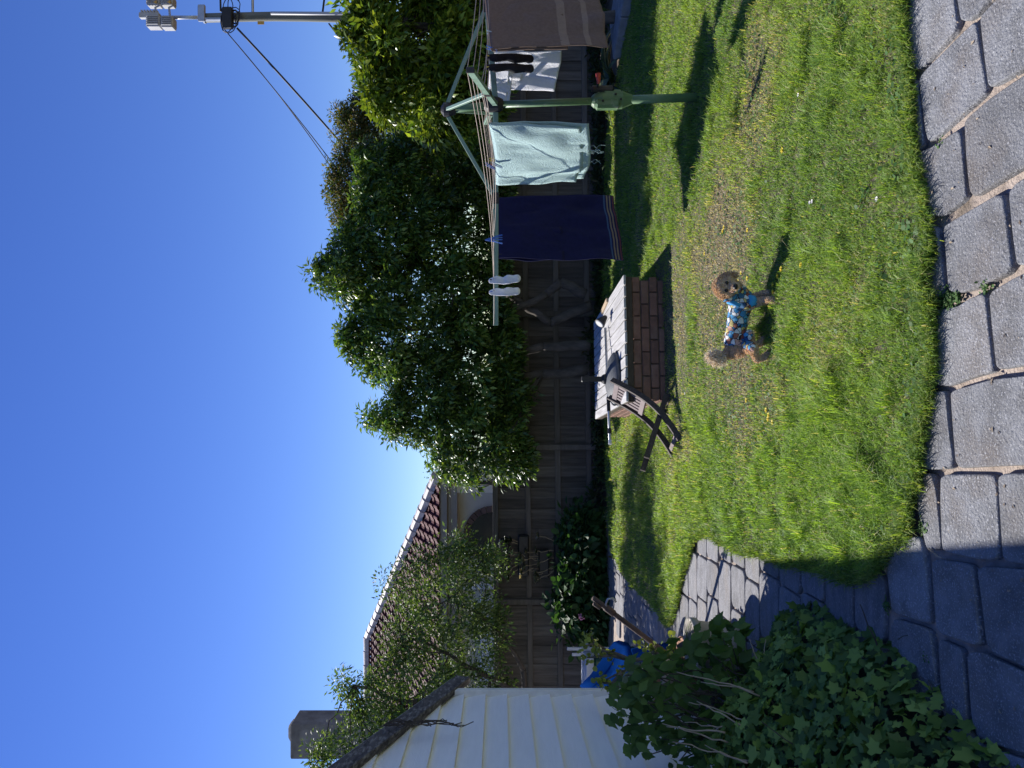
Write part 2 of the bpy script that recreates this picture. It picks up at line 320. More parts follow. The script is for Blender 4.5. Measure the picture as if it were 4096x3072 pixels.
NEAR = [
    ext([(520, -330), (870, -340), (885, -40), (905, 150), (880, 215), (650, 455), (560, 440), (530, 200)], RA),
    ext([(890, -330), (1500, -500), (1120, -20), (1030, 100), (960, 140), (925, 130), (900, -40)], RA),
    ext([(655, 510), (690, 458), (1010, 140), (1030, 150), (1055, 330), (1092, 560), (1070, 620), (740, 910), (710, 920), (690, 850), (665, 620)], RA),
    ext([(1045, 110), (1150, 0), (1500, -330), (1520, 350), (1120, 570), (1100, 545), (1070, 320)], RA),
    ext([(540, 500), (640, 520), (660, 680), (680, 930), (650, 985), (560, 960)], RA),
    ext([(560, 1010), (720, 962), (905, 838), (925, 860), (945, 1100), (955, 1270), (930, 1305), (800, 1405), (730, 1400), (600, 1380)], RA),
    ext([(945, 800), (960, 768), (1110, 640), (1300, 510), (1600, 330), (1600, 940), (1290, 1110), (1010, 1280), (982, 1240), (960, 1050)], RA),
    ext([(3680, 900), (3775, 905), (3785, 1010), (3800, 1120), (3800, 1190), (3680, 1195)], lambda p: p),
    ext([(3793, 905), (3830, 882), (4040, 762), (4065, 900), (4085, 1060), (4060, 1095), (3950, 1150), (3850, 1178), (3818, 1160), (3805, 1020)], lambda p: p),
    ext([(4062, 745), (4400, 570), (4400, 950), (4105, 1075), (4085, 950)], lambda p: p),
    ext([(580, 400), (760, 372), (850, 315), (940, 284), (960, 320), (985, 600), (1005, 780), (990, 812), (850, 848), (690, 905), (600, 900), (560, 780)], RB),
    ext([(978, 280), (1155, 175), (1500, 20), (1500, 720), (1155, 775), (1040, 795), (1018, 770), (995, 520)], RB),
    ext([(560, 945), (660, 932), (685, 950), (705, 1200), (730, 1380), (712, 1455), (500, 1462), (500, 1100)], RB),
    ext([(705, 950), (730, 928), (990, 855), (1130, 842), (1500, 800), (1500, 1418), (1000, 1438), (765, 1450), (738, 1400), (715, 1100)], RB),
    ext([(690, -6), (990, -8), (1005, 50), (1030, 350), (1020, 465), (990, 485), (890, 476), (740, 440), (708, 420), (692, 150)], RC),
    ext([(1022, -10), (1350, -20), (1350, 540), (1065, 492), (1046, 460), (1030, 150)], RC),
    ext([(560, -16), (650, -8), (675, 100), (695, 420), (640, 426), (605, 422), (560, 200)], RC),
    ext([(440, 346), (580, 346), (600, 480), (620, 700), (628, 846), (560, 830), (410, 780), (390, 600), (380, 450)], RC),
    ext([(632, 470), (860, 500), (880, 560), (915, 860), (928, 955), (900, 970), (690, 902), (664, 860), (645, 650)], RC),
    ext([(892, 510), (1350, 550), (1350, 1160), (1000, 1015), (955, 960), (922, 700)], RC),
    ext([(400, 802), (628, 872), (650, 1000), (676, 1230), (690, 1380), (420, 1330)], RC),
    ext([(672, 922), (810, 982), (830, 1100), (848, 1420), (715, 1420), (690, 1200)], RC),
    ext([(842, 1004), (930, 1002), (1000, 1038), (1350, 1190), (1350, 1640), (900, 1500), (862, 1380)], RC),
    ext([(720, 1440), (850, 1440), (890, 1520), (1350, 1670), (1350, 2000), (740, 2000)], RC),
    ext([(430, 1350), (690, 1400), (710, 1440), (720, 2000), (430, 2000)], RC),
]
for q in NEAR: paver([gp(*p) for p in q], M['paver'], h=.026, inset=.008, q=.12, n=2, gap=.001)
for i in range(-6, 9):                     # the paving runs on past the picture edge
    for j in range(-6, 9):
        ca, sa = math.cos(.62), math.sin(.62); off = .24 * (j % 2); cx, cy = 2.9 + (i * .5 + off) * ca - j * .42 * sa, 2.2 + (i * .5 + off) * sa + j * .42 * ca
        if .4 < cy < 4.0 and cx < 4.3 and 384 + 720 * cx / cy > 905 and not inpoly(np.array([cx]), np.array([cy]), [(p[0], p[1]) for p in LAWN])[0]:
            paver([Vector((cx + a * .235 * ca - b_ * .195 * sa, cy + a * .235 * sa + b_ * .195 * ca, 0)) for a, b_ in ((-1, -1), (1, -1), (1, 1), (-1, 1))], M['paver'], h=.025, inset=.008, q=.1, n=2)
rows = [3.10, 3.213 + .0, 3.507, 3.79, 4.08, 4.38, 4.645, 4.92, 5.21, 5.5, 5.77, 6.04, 6.32, 6.6]
rows = [2.955] + rows[1:] + [6.6 + .29 * i for i in range(1, 16)]
LX = [(p[0], p[1]) for p in LAWN]
for r in range(len(rows) - 1):
    y0, y1 = rows[r] + .006, rows[r + 1] - .006; x = -3.0 + random.uniform(0, .3) - max(0, (y0 - 6.3)) * .12
    x_end = .1 if y0 < 6.4 else -1.9 - .08 * (y0 - 6)
    if y0 < 3.7: x_end = -.25
    while x < x_end:
        wd = random.choice((.27, .30, .34, .40)); sk = -.05
        q = [(x + .006, y0), (x + wd - .006 + random.uniform(-.006, .006), y0 + random.uniform(-.004, .004)), (x + wd - .006 + sk * (y1 - y0) + random.uniform(-.01, .01), y1), (x + .006 + sk * (y1 - y0), y1)]
        cx, cy = x + wd / 2, (y0 + y1) / 2; mid = [(cx + a * .6, cy + b * .5) for a, b in ((-.1, -.1), (.1, .1), (-.1, .1), (.1, -.1))]
        if not all(inpoly(np.array([m_[0]]), np.array([m_[1]]), LX)[0] for m_ in mid):
            paver([Vector((*p, 0)) for p in q], M['pathpaver'], h=.022, inset=.010, q=.10, n=2)
        x += wd
tag(paving, 'grey concrete pavers with sandy joints around the lawn', kind='structure')

# grass ------------------------------------------------------------
def lawn_fields(x, y):
    def ell(cx, cy, rx, ry): return np.exp(-(((x - cx) / rx) ** 2 + ((y - cy) / ry) ** 2) * 1.2)
    n1 = vnoise(x + 9, y + 5, 1.3, 1); n2 = vnoise(x + 3, y + 8, 4.5, 2); n3 = vnoise(x, y, 13, 3)
    bare = 1.25 * ell(1.0, 5.2, .5, .6) + .75 * ell(.15, 5.15, .45, .6) + .6 * ell(.6, 6.2, .8, .2) + .55 * ell(.37, 3.14, .1, .07) + .35 * ell(-.1, 4.2, .3, .4)
    bare = (bare + .5 * ell(.2, 4.6, .9, .35) + .35 * ell(1.9, 4.4, .8, .3) + .4 * np.clip(n1 - .68, 0, 1) * 3) * (.35 + 1.1 * n2)
    dry = np.clip(bare * .9 + .4 * (n1 - .62) + .35 * (n2 - .6), 0, 1)
    lush = np.clip(1.15 * ell(-.55, 4.2, .75, 1.9) + .5 * n1 - .12 + .8 * ell(-1.3, 6.3, .6, .6), 0, 1.3)
    return bare, dry, lush, n1, n2, n3
def sample_lawn(n, ymin, ymax, power):
    yy = np.linspace(ymin, ymax, 400); wgt = yy * yy ** (-power); c = np.cumsum(wgt); c /= c[-1]
    y = np.interp(rng.random(n), c, yy); x = (rng.random(n) - .5) * 2 * (.62 * y + .35)
    k = inpoly(x, y, LX); return x[k], y[k]
def unit0(a): return a / np.maximum(np.linalg.norm(a, axis=1, keepdims=True), 1e-9)
def rcol0(n, stops, jit=.25):
    t = rng.random(n) * (len(stops) - 1); i = np.minimum(t.astype(int), len(stops) - 2); f = (t - i)[:, None]; s = np.array(stops)
    return (s[i] * (1 - f) + s[i + 1] * f) * (1 - jit + 2 * jit * rng.random((n, 1)))
def blades(x, y, L, Wd, az, lean, col, z0):
    n = len(x); d = np.stack([np.cos(az), np.sin(az)], 1); s = np.stack([-np.sin(az), np.cos(az)], 1)
    V = np.zeros((n, 5, 3)); h1 = .55 * L * np.cos(lean * .5); o1 = .55 * L * np.sin(lean * .5); h2 = h1 + .45 * L * np.cos(lean * 1.5); o2 = o1 + .45 * L * np.sin(lean * 1.5)
    base = np.stack([x, y], 1)
    for i, (o, h, w_) in enumerate(((0, 0, -1), (0, 0, 1), (o1, h1, .8), (o1, h1, -.8))):
        V[:, i, :2] = base + d * np.broadcast_to(o, n)[:, None] + s * (np.broadcast_to(w_, n) * Wd / 2)[:, None]; V[:, i, 2] = z0 + h
    V[:, 4, :2] = base + d * o2[:, None]; V[:, 4, 2] = z0 + h2
    b = np.arange(n)[:, None] * 5; T = np.concatenate([b + [0, 1, 2], b + [0, 2, 3], b + [3, 2, 4]], 0)
    return V.reshape(-1, 3), T, np.repeat(col, 5, 0)
bx0_ = (-.15, 6.8)
x, y = sample_lawn(690000, 2.5, 11.6, 1.55)
bare, dry, lush, n1, n2, n3 = lawn_fields(x, y)
keep = (rng.random(len(x)) > np.clip(bare * 1.05, 0, .93)) & (rng.random(len(x)) < .45 + .9 * n3); x, y, bare, dry, lush, n1, n2, n3 = (a[keep] for a in (x, y, bare, dry, lush, n1, n2, n3))
n = len(x); edge = distpoly(x[:], y[:], LX[::3]) if n < 1 else None
L = (.022 + .022 * rng.random(n) + .042 * lush * (.4 + .6 * rng.random(n))) * (.75 + .5 * n3); L *= 1 - .45 * np.clip(bare, 0, 1); tuft = (vnoise(x + 2, y + 7, 9, 23) > .72) * rng.random(n); L *= 1 + 1.7 * tuft; L *= .7 + .6 * vnoise(x + 4, y + 1, 2.6, 29)
fb = np.clip(((x - bx0_[0]) * .992 + (y - bx0_[1]) * .124 + .25) / .2, 0, 1) * np.clip((1.5 - ((x - bx0_[0]) * .992 + (y - bx0_[1]) * .124)) / .2, 0, 1) * ((y > 6.0) & (y < 7.2)); L *= 1 - .6 * fb
Wd = (.0022 + .0016 * rng.random(n)) * (y / 3) ** .75
az = 2 * math.pi * (vnoise(x, y, 3.7, 11) * .8 + rng.random(n) * 1.0); lean = .45 + 1.0 * rng.random(n)
g1 = np.array([.22, .36, .05]); g2 = np.array([.36, .47, .09]); g3 = np.array([.13, .26, .065]); dr = np.array([.62, .53, .33])
t = np.clip(.75 * n1 + .5 * rng.random(n) - .2, 0, 1)[:, None]; col = g3 * (1 - t) + g2 * t
t = (.5 * lush + .3 * rng.random(n)).clip(0, 1)[:, None]; col = col * (1 - t) + g1 * 1.25 * t
t = (rng.random(n) < (.06 + dry * .85))[:, None] * (.55 + .45 * rng.random((n, 1))); col = col * (1 - t) + dr * t
col *= .8 + .4 * rng.random((n, 1))
LA = np.array(LX); LB = np.roll(LA, -1, 0); sl_ = np.linalg.norm(LB - LA, axis=1); okE = (LA[:, 1] < 7) & (np.abs(LA[:, 0]) < .62 * LA[:, 1] + .3); wE = sl_ * okE / np.maximum(LA[:, 1], 2) ** 1.3; ne = 17000; iE = rng.choice(len(LA), ne, p=wE / wE.sum()); tE = rng.random((ne, 1)); dE = (LB - LA)[iE]; nE = unit0(np.stack([dE[:, 1], -dE[:, 0]], 1))
clE = vnoise(LA[iE, 0] + tE[:, 0] * dE[:, 0], LA[iE, 1] + tE[:, 0] * dE[:, 1], 8, 77); pE = LA[iE] + tE * dE + nE * (rng.normal(0, .016, (ne, 1)) + .03 * (clE[:, None] - .5)); ex, ey = pE[:, 0], pE[:, 1]
x = np.concatenate([x, ex]); y = np.concatenate([y, ey]); L = np.concatenate([L, .025 + (.03 + .07 * clE) * rng.random(ne)]); Wd = np.concatenate([Wd, (.0026 + .002 * rng.random(ne)) * (ey / 3) ** .75]); az = np.concatenate([az, rng.random(ne) * 6.283]); lean = np.concatenate([lean, .3 + 1.1 * rng.random(ne)])
col = np.concatenate([col, rcol0(ne, [(.10, .2, .04), (.2, .32, .06), (.33, .38, .12)])])
sx_, sy_ = sample_lawn(260000, 2.8, 7.2, 1.6); fb_, fd_ = lawn_fields(sx_, sy_)[:2]; k = rng.random(len(sx_)) < np.clip(fb_ * .75 - .1, 0, .6); sx_, sy_ = sx_[k], sy_[k]; ns_ = len(sx_); print('straw', ns_)
x = np.concatenate([x, sx_]); y = np.concatenate([y, sy_]); L = np.concatenate([L, .015 + .03 * rng.random(ns_)]); Wd = np.concatenate([Wd, (.002 + .002 * rng.random(ns_)) * (sy_ / 3) ** .75]); az = np.concatenate([az, rng.random(ns_) * 6.283]); lean = np.concatenate([lean, 1.25 + .35 * rng.random(ns_)])
col = np.concatenate([col, rcol0(ns_, [(.24, .19, .12), (.45, .38, .25), (.62, .54, .36), (.3, .33, .14)], .3)])
V, T, C = blades(x, y, L, Wd, az, lean, col, .028)
g = np_mesh('grass', V, T, M['grass'], None, C); tag(g, 'short patchy green lawn grass', 'grass', kind='stuff')
print('grass', n)
# leaf builder ------------------------------------------------------
def tmpl(kind):
    if kind == 'leaf': return np.array([(0, 0, 0), (.42, .2, .05), (.5, 0, .0), (.42, -.2, .05), (1, 0, -.16)]), np.array([(0, 2, 1), (0, 3, 2), (1, 2, 4), (2, 3, 4)])
    if kind == 'slim': return np.array([(0, 0, 0), (.45, .14, .05), (.5, 0, .02), (.45, -.14, .05), (1, 0, -.22)]), np.array([(0, 2, 1), (0, 3, 2), (1, 2, 4), (2, 3, 4)])
    if kind == 'broad': return np.array([(0, 0, 0), (.22, .3, .05), (.6, .3, .04), (.4, 0, 0), (.22, -.3, .05), (.6, -.3, .04), (1, 0, -.14)]), np.array([(0, 3, 1), (1, 3, 2), (2, 3, 6), (0, 4, 3), (4, 5, 3), (5, 6, 3)])
    if kind == 'round': return np.array([(0, 0, 0), (.3, .4, .03), (.8, .38, .04), (1, 0, .0), (.8, -.38, .04), (.3, -.4, .03)]), np.array([(0, 2, 1), (0, 3, 2), (0, 4, 3), (0, 5, 4)])
    if kind == 'ivy':
        P = [(0, 0), (-.1, .3), (.12, .52), (.3, .3), (.62, .46), (.68, .2), (1.05, 0)]
        pts = [(a, b, .04 * abs(b) - .1 * max(0, a - .6)) for a, b in P] + [(a, -b, .04 * abs(b) - .1 * max(0, a - .6)) for a, b in P[1:-1]] + [(.35, 0, .03)]
        order = [0, 1, 2, 3, 4, 5, 6, 11, 10, 9, 8, 7]; c = 12
        return np.array(pts), np.array([(c, order[i + 1 if i + 1 < 12 else 0], order[i]) for i in range(12)])
    if kind == 'creeper':
        P = [(0, 0), (.16, .17), (.34, .23), (.38, .28), (.52, .2), (.57, .23), (.72, .10), (1.0, 0)]
        pts = [(a, b, .05 * abs(b) * 3 - .18 * a * a) for a, b in P] + [(a, -b, .05 * abs(b) * 3 - .18 * a * a) for a, b in P[1:-1]] + [(.4, 0, -.03)]
        order = [0, 1, 2, 3, 4, 5, 6, 7, 13, 12, 11, 10, 9, 8]; c = 14
        return np.array(pts), np.array([(c, order[(i + 1) % 14], order[i]) for i in range(14)])
def unit(a): return a / np.maximum(np.linalg.norm(a, axis=1, keepdims=True), 1e-9)
def leaves(name, kind, pos, dirs, nrm, size, col, m, parent=None):
    Tv, Tf = tmpl(kind); d = unit(dirs); s = unit(np.cross(nrm, d)); u = np.cross(d, s); n = len(pos); k = len(Tv)
    V = pos[:, None, :] + size[:, None, None] * (Tv[None, :, 0:1] * d[:, None] + Tv[None, :, 1:2] * s[:, None] + Tv[None, :, 2:3] * u[:, None])
    Fc = (Tf[None] + (np.arange(n) * k)[:, None, None]).reshape(-1, 3)
    return np_mesh(name, V.reshape(-1, 3), Fc, m, parent, np.repeat(col, k, 0))
def rcol(n, stops, jit=.25):
    t = rng.random(n) * (len(stops) - 1); i = np.minimum(t.astype(int), len(stops) - 2); f = (t - i)[:, None]; s = np.array(stops)
    return (s[i] * (1 - f) + s[i + 1] * f) * (1 - jit + 2 * jit * rng.random((n, 1)))
# clover and flat weeds in the lawn
x, y = sample_lawn(60000, 2.6, 8, 2.2); bare, dry, lush, n1, n2, n3 = lawn_fields(x, y)
ed = distpoly(x, y, LX); pk = .04 + .3 * (n2 > .66) + .6 * (ed < .12) * (y < 4) + .6 * (bare > .35)
k = rng.random(len(x)) < pk * .6; x, y = x[k], y[k]
for (mx, my, cnt, sdx) in ((3815, 1200, 230, .022), (3850, 1188, 60, .012), (3970, 1150, 50, .01), (3570, 2420, 70, .014), (3735, 2640, 50, .014), (3715, 2110, 60, .014), (3795, 575, 40, .012)):
    q = gp(mx, my); x = np.concatenate([x, rng.normal(q.x, sdx, cnt)]); y = np.concatenate([y, rng.normal(q.y, sdx, cnt)])
n = len(x)
off_ = ~inpoly(x, y, LX); pos = np.stack([x, y, np.where(off_, .016 + .016 * rng.random(n), .030 + .028 * rng.random(n))], 1); a = rng.random(n) * 6.283
dirs = np.stack([np.cos(a), np.sin(a), .1 * rng.standard_normal(n)], 1); nr = np.stack([.35 * rng.standard_normal(n), .35 * rng.standard_normal(n), np.ones(n)], 1)
c = rcol(n, [(.05, .13, .03), (.08, .17, .04), (.12, .2, .05)]); 
cl = leaves('clover', 'round', pos, dirs, nr, (.010 + .016 * rng.random(n)) * np.where(off_, .55, 1), c, M['leaf']); tag(cl, 'low clover and flat weeds scattered through the lawn', 'clover', kind='stuff')

# ------------------------------------------------------------------ weatherboard shed
sc = Vector((-2.44, 5.6, 0)); sd = Vector((.08, -1, 0)).normalized(); sn = Vector((sd.y, -sd.x, 0)) * -1      # along the wall to the camera, outward normal
if sn.x < 0: sn = -sn
shed = thing('garden_shed', 'white weatherboard shed with dark weathered barge board at the picture edge', 'shed', sc)
EZ, SL, RID = 2.0, .39, 2.6
def wall_top(s): return EZ + SL * (s if s < RID else 2 * RID - s)
z = .06; bh = .165
while z < EZ + SL * RID - .08:
    s0 = max(0.035, (z + bh - EZ) / SL) if z + bh > EZ else .035; s1 = min(2 * RID - .02, 2 * RID - s0 + .035)
    p = lambda s, zz, o: sc + sd * s + sn * o + Vector((0, 0, zz))
    b = MB(); z1 = z + bh + .012
    s0b = max(.035, (z - EZ) / SL)
    b.hexa([p(s0b, z, .0), p(s1, z, .0), p(s1, z, .042), p(s0b, z, .042), p(s0, z1, .0), p(s1, z1, .0), p(s1, z1, .010), p(s0, z1, .010)])
    b.build('weatherboard', M['white_board'], shed); z += bh
b = MB(); b.cbox(sc + sd * .008 + sn * .032 + Vector((0, 0, EZ / 2)), (.06, .07, EZ), (sd, sn, Vector((0, 0, 1))), .004); b.build('corner_trim', M['white_trim'], shed)
b = MB()   # gable backing, far wall and left wall that carry the roof
inn = -sn
P = lambda s, zz, o: sc + sd * s + sn * o + Vector((0, 0, zz))
b.add([P(0.0, 0, -.004), P(2 * RID, 0, -.004), P(2 * RID, EZ, -.004), P(RID, EZ + SL * RID, -.004), P(0.0, EZ, -.004)], [(0, 1, 2, 3, 4)])
b.hexa([P(0, 0, -.01), P(.05, 0, -.01), P(.05, 0, -3.2), P(0, 0, -3.2), P(0, EZ, -.01), P(.05, EZ, -.01), P(.05, EZ, -3.2), P(0, EZ, -3.2)])
b.build('wall', M['white_board'], shed)
for a0, a1 in ((-.27, RID), (2 * RID + .27, RID)):
    b = MB(); zs = lambda s: wall_top(abs(s)) if s >= 0 else EZ + SL * s
    e0, e1 = (EZ - SL * .27), EZ + SL * RID
    v_ = []
    for o in (.06, -3.3):
        for (s, zz) in ((a0, e0), (a1, e1)): v_ += [P(s, zz + .06, o), P(s, zz + .10, o)]
    b.add(v_, [(0, 2, 3, 1), (4, 5, 7, 6), (0, 1, 5, 4), (2, 6, 7, 3), (0, 4, 6, 2), (1, 3, 7, 5)]); b.build('roof', M['tin'], shed)
    b = MB(); q0, q1 = P(a0, e0 + .005, .055), P(a1, e1 + .005, .055); b.beam(q0, q1, .05, .13, sn.cross(q1 - q0), .006); b.build('barge_board', M['barge'], shed)
b = MB()
for k in range(9):
    s = .86 + random.uniform(-.03, .05); top = P(s, wall_top(s) + .03, .125); pts = [top]; 
    Ln = random.uniform(.25, .62)
    for j in range(1, 9): pts.append(top + sd * random.uniform(-.03, .03) + sn * random.uniform(0, .03) + Vector((0, 0, -Ln * j / 8)))
    b.tube(pts, .0032, 5)
dv = b.build('dried_vine', M['bark2']); tag(dv, 'dry dark vine hanging from the shed barge board over white boards', 'vine')

# ------------------------------------------------------------------ paling fence
FY = 11.6; fz = lambda x: .012 * x
fence = thing('paling_fence', 'tall dark timber paling fence with rails along the back of the yard', 'fence', (0, FY, 0))
x = -7.4
while x < 7.6:
    wd = random.uniform(.145, .175); lap = 1 - locals().get('lap', 0); dy = .016 * lap + random.uniform(0, .001); h = 1.735 + random.uniform(-.012, .012)
    b = MB(); b.cbox((0, 0, h / 2 - .04), (wd + (.05 if lap else -.004), .014, h + .08), ch=.003); o = b.build('paling', M['paling'], fence); o.matrix_parent_inverse = Matrix.Translation((0, -FY, 0))
    o.location = (x + wd / 2, FY + .012 + dy, fz(x)); o.rotation_euler = (0, random.uniform(-.006, .006), 0); x += wd
for zc, hh in ((1.70, .09), (1.17, .085), (.685, .085), (.19, .085)):
    xs = [-7.4, -5.95, -3.48, -1.01, 1.12, 3.45, 5.8, 7.6]
    for a0, a1 in zip(xs[:-1], xs[1:]):
        b = MB(); yy = FY - .022; b.beam((a0 + .004, yy, zc + fz(a0)), (a1 - .004, yy, zc + fz(a1) + random.uniform(-.008, .008)), .05 if zc < 1.6 else .07, hh, ch=.004); b.build('rail', M['rail'], fence)
for xp in (-5.95, -3.48, -1.01, 1.12, 3.45, 5.8):
    b = MB(); b.cbox((xp, FY - .085, .82 + fz(xp)), (.085, .06, 1.7), ch=.005); b.build('post', M['rail'], fence)

# ------------------------------------------------------------------ neighbour's house
hx, hy, ez = -2.06, 16.0, 2.92; hw, pitch = 5.5, .462
house = thing('neighbour_house', 'cream rendered house with dark red tiled hip roof behind the fence', 'house', (-7, 18, 0))
b = MB(); b.box((-8.45, hy + 3.5, 1.4), (11.9, 5.9, 2.8)); b.build('wall', M['cream'], house)
b = MB(); b.box((-8.3, hy + .06, ez - .06), (12.5, .10, .16)); b.box((hx - .05, hy + 5, ez - .06), (.10, 9.8, .16)); b.build('gutter', M['fascia'], house)
b = MB(); b.box((-8.35, hy + .36, ez - .19), (12.3, .5, .04)); b.box((-8.4, hy + .16, ez - .25), (12.2, .06, .22)); b.build('soffit', M['fascia'], house)
rz = ez + hw * pitch; rx = hx - hw
b = MB(); E = .02
b.add([(hx, hy, ez), (-16, hy, ez), (-16, hy + hw, rz), (rx, hy + hw, rz), (hx, hy + 2 * hw, ez), (-16, hy + 2 * hw, ez)], [(1, 0, 3, 2), (0, 4, 3), (4, 5, 2, 3)]); roof = b.build('roof', M['tile'], house)
ups = Vector((0, 1, pitch)).normalized(); nrm = Vector((0, -pitch, 1)).normalized(); Ls = hw * math.sqrt(1 + pitch * pitch); rowh = .335; tw = .245
b = MB(); r = 0
while r * rowh < Ls - .1:
    s0 = r * rowh; s1 = min(s0 + rowh + .05, Ls); xr = hx - s0 / Ls * hw
    x = xr - (r % 2) * tw * .0
    x = math.floor((x - .02) / tw) * tw
    while x > -13.5:
        prof = [(0, .012), (.3, .0), (.55, .012), (.75, .05), (.92, .05), (1.0, .02)]; vs = []
        for q, zz in prof:
            xx = min(x - tw + q * tw, hx - s0 / Ls * hw)
            for ss, lift in ((s0 - .03, .045), (s1, .012)):
                xx2 = min(xx, hx - max(0, ss) / Ls * hw)
                vs.append(Vector((xx2, hy, ez)) + ups * ss + nrm * (zz + lift + random.uniform(0, .003)))
        k = len(prof); bot = [v_ - nrm * .02 for v_ in vs[0::2]]
        b.add(vs + bot, [(2 * i, 2 * i + 2, 2 * i + 3, 2 * i + 1) for i in range(k - 1)] + [(2 * k + i, 2 * k + i + 1, 2 * i + 2, 2 * i) for i in range(k - 1)]); x -= tw
    r += 1
o = b.build('roof_tiles', M['tile'], house); o['kind'] = 'stuff'
def ridge_run(p, q, n):
    p, q = Vector(p), Vector(q); d, s_, u = frame_of(q - p)
    for i in range(n):
        a, c = p.lerp(q, i / n), p.lerp(q, (i + 1.12) / n); b = MB(); vs = []; fs = []
        for e, (pp, rr) in enumerate(((a, .135), (c, .115))):
            for kk in range(7):
                an = math.pi * kk / 6 - .0; vs.append(pp + s_ * math.cos(an) * rr + u * (math.sin(an) * rr + .03 - (.05 if kk in (0, 6) else 0)))
        for kk in range(6): fs.append((kk, kk + 1, 8 + kk, 7 + kk))
        fs.append(tuple(range(6, -1, -1))); b.add(vs, fs); b.build('ridge_tile', M['ridge'], house)
ridge_run((hx + .02, hy - .02, ez + .05), (rx, hy + hw, rz + .05), 19)
ridge_run((rx, hy + hw, rz + .06), (-15, hy + hw, rz + .06), 18)
cx0 = pt(1200, 2960, 17.6)
b = MB(); b.cbox((cx0.x, 17.9, 4.2), (.84, .8, 5.0), ch=.02); b.cbox((cx0.x - .01, 17.9, 6.62), (.78, .74, .18), ch=.03); ch = b.build('chimney', M['chimney'], house)
b = MB(); b.cbox((cx0.x + .1, 17.9, 6.74), (.42, .4, .16), ch=.05); b.build('chimney_cap', M['chimney'], ch)
# arched window
ac = pt(1400 + 945 * .5877, 1700 + 745 * .5877, hy + .55); aw, ah = .50, .50
win = None
b = MB(); pr = []
for k in range(13):
    an = math.pi * k / 12; pr.append((ac.x + .52 * math.cos(an), ac.z - .08 + .52 * math.sin(an)))
vs = [(px, hy + .515, pz) for px, pz in pr] + [(ac.x - .52, hy + .515, 1.0), (ac.x + .52, hy + .515, 1.0)]
b.add(vs, [tuple(reversed(range(len(vs))))]); win = b.build('window', M['glass'], house)
for k in range(14):
    a0, a1 = math.pi * (k + .06) / 14, math.pi * (k + .94) / 14; b = MB(); c4 = []
    for yy in (hy + .47, hy + .55):
        for rr, an in ((.525, a0), (.525, a1), (.66, a1), (.66, a0)): c4.append((ac.x + rr * math.cos(an), yy, ac.z - .08 + rr * math.sin(an)))
    b.hexa(c4); b.build('brick', M['archbrick'], win)
b = MB(); b.box((pt(0, 2345, hy + .4).x, hy + .44, 1.9), (.12, .14, 1.5)); b.build('downpipe', M['white_trim'], house)
b = MB(); q = pt(0, 2390, hy + .2).x; b.cbox((q - .9, hy + .25, 1.6), (1.9, .3, .9), ch=.02); b.build('porch_wall', M['white_trim'], house)

# ------------------------------------------------------------------ utility pole and cables
UY = 22.0; up0 = pt(818, 70, UY)
pole = thing('utility_pole', 'grey timber power pole with antenna boxes on top beside the sky', 'utility pole', (up0.x, UY, 0))
ux = up0.x
b = MB(); b.tube([(ux + .03 * math.sin(i), UY, i * up0.z / 10) for i in range(11)], [.15 - .002 * i for i in range(11)], 14); b.build('shaft', M['pole'], pole, True)
b = MB(); b.tube([(ux, UY, up0.z - .3), (ux, UY, up0.z + 1.55)], .055, 10); b.build('mast', M['galv'], pole, True)
b = MB(); b.cbox((ux + .05, UY - .16, up0.z + .02), (.50, .10, .22), ch=.02); b.cbox((ux - .12, UY - .12, up0.z - .3), (.06, .14, .9), ch=.01); b.build('bracket', M['galv'], pole)
b = MB(); b.lathe((ux, UY, up0.z - .02), [(.17, 0), (.17, .05), (.05, .12)], 14); b.build('cap', M['galv'], pole)
for (cx_, cy_, w_, h_) in ((R8((240, 185))[0], R8((240, 185))[1], .33, .43), (R8((352, 190))[0], R8((352, 190))[1], .33, .38), (R8((240, 20))[0], R8((240, 20))[1], .27, .42), (R8((350, 20))[0], R8((350, 20))[1], .27, .38)):
    p = pt(cx_, cy_, UY - .1); b = MB(); b.cbox(p, (w_, .3, h_), ch=.03)
    for j in range(5): b.box((p.x - .12 + j * .06, UY - .27, p.z), (.015, .05, h_ * .8))
    o = b.build('antenna_box', M['boxgrey'], pole)
    b = MB(); q = Vector((ux, UY, p.z)); b.beam(q, p, .05, .05); b.build('bracket_arm', M['galv'], pole)
p = pt(*R8((245, 20)), UY - .27); p2 = pt(*R8((355, 20)), UY - .27)
for q in (p, p2):
    b = MB(); b.add([(q.x - .06, UY - .30, q.z - .05), (q.x + .06, UY - .30, q.z - .05), (q.x, UY - .30, q.z + .06)], [(0, 1, 2)]); b.add([(q.x - .06, UY - .29, q.z - .05), (q.x, UY - .29, q.z + .06), (q.x + .06, UY - .29, q.z - .05)], [(0, 1, 2)]); b.build('warning_triangle', M['yellow'], pole)
p = pt(*R8((200, 100)), UY - .1); b = MB(); b.cbox((ux, UY - .1, p.z), (.16, .16, .62), ch=.02)
for j in range(6): b.cbox((ux + .1, UY - .1, p.z - .22 + j * .09), (.12, .14, .05), ch=.01)
b.build('antenna_panel', M['boxgrey'], pole)
p = pt(*R8((830, 150)), UY - .25); b = MB(); b.cbox((p.x, UY - .28, p.z), (.62, .2, .32), ch=.03); b.build('junction_box', M['black'], pole)
p = pt(*R8((1090, 180)), UY - .2); b = MB(); b.cbox((p.x, UY - .17, p.z), (.10, .01, .2), ch=.002); b.build('yellow_tag', M['yellow'], pole)
p, q = pt(*R8((1190, 132)), UY), pt(*R8((1780, 135)), UY); b = MB(); b.tube([(p.x, UY - .19, p.z), (q.x, UY - .19, q.z), (q.x, UY - .19, 1)], .05, 8); b.build('conduit', M['conduit'], pole, True)
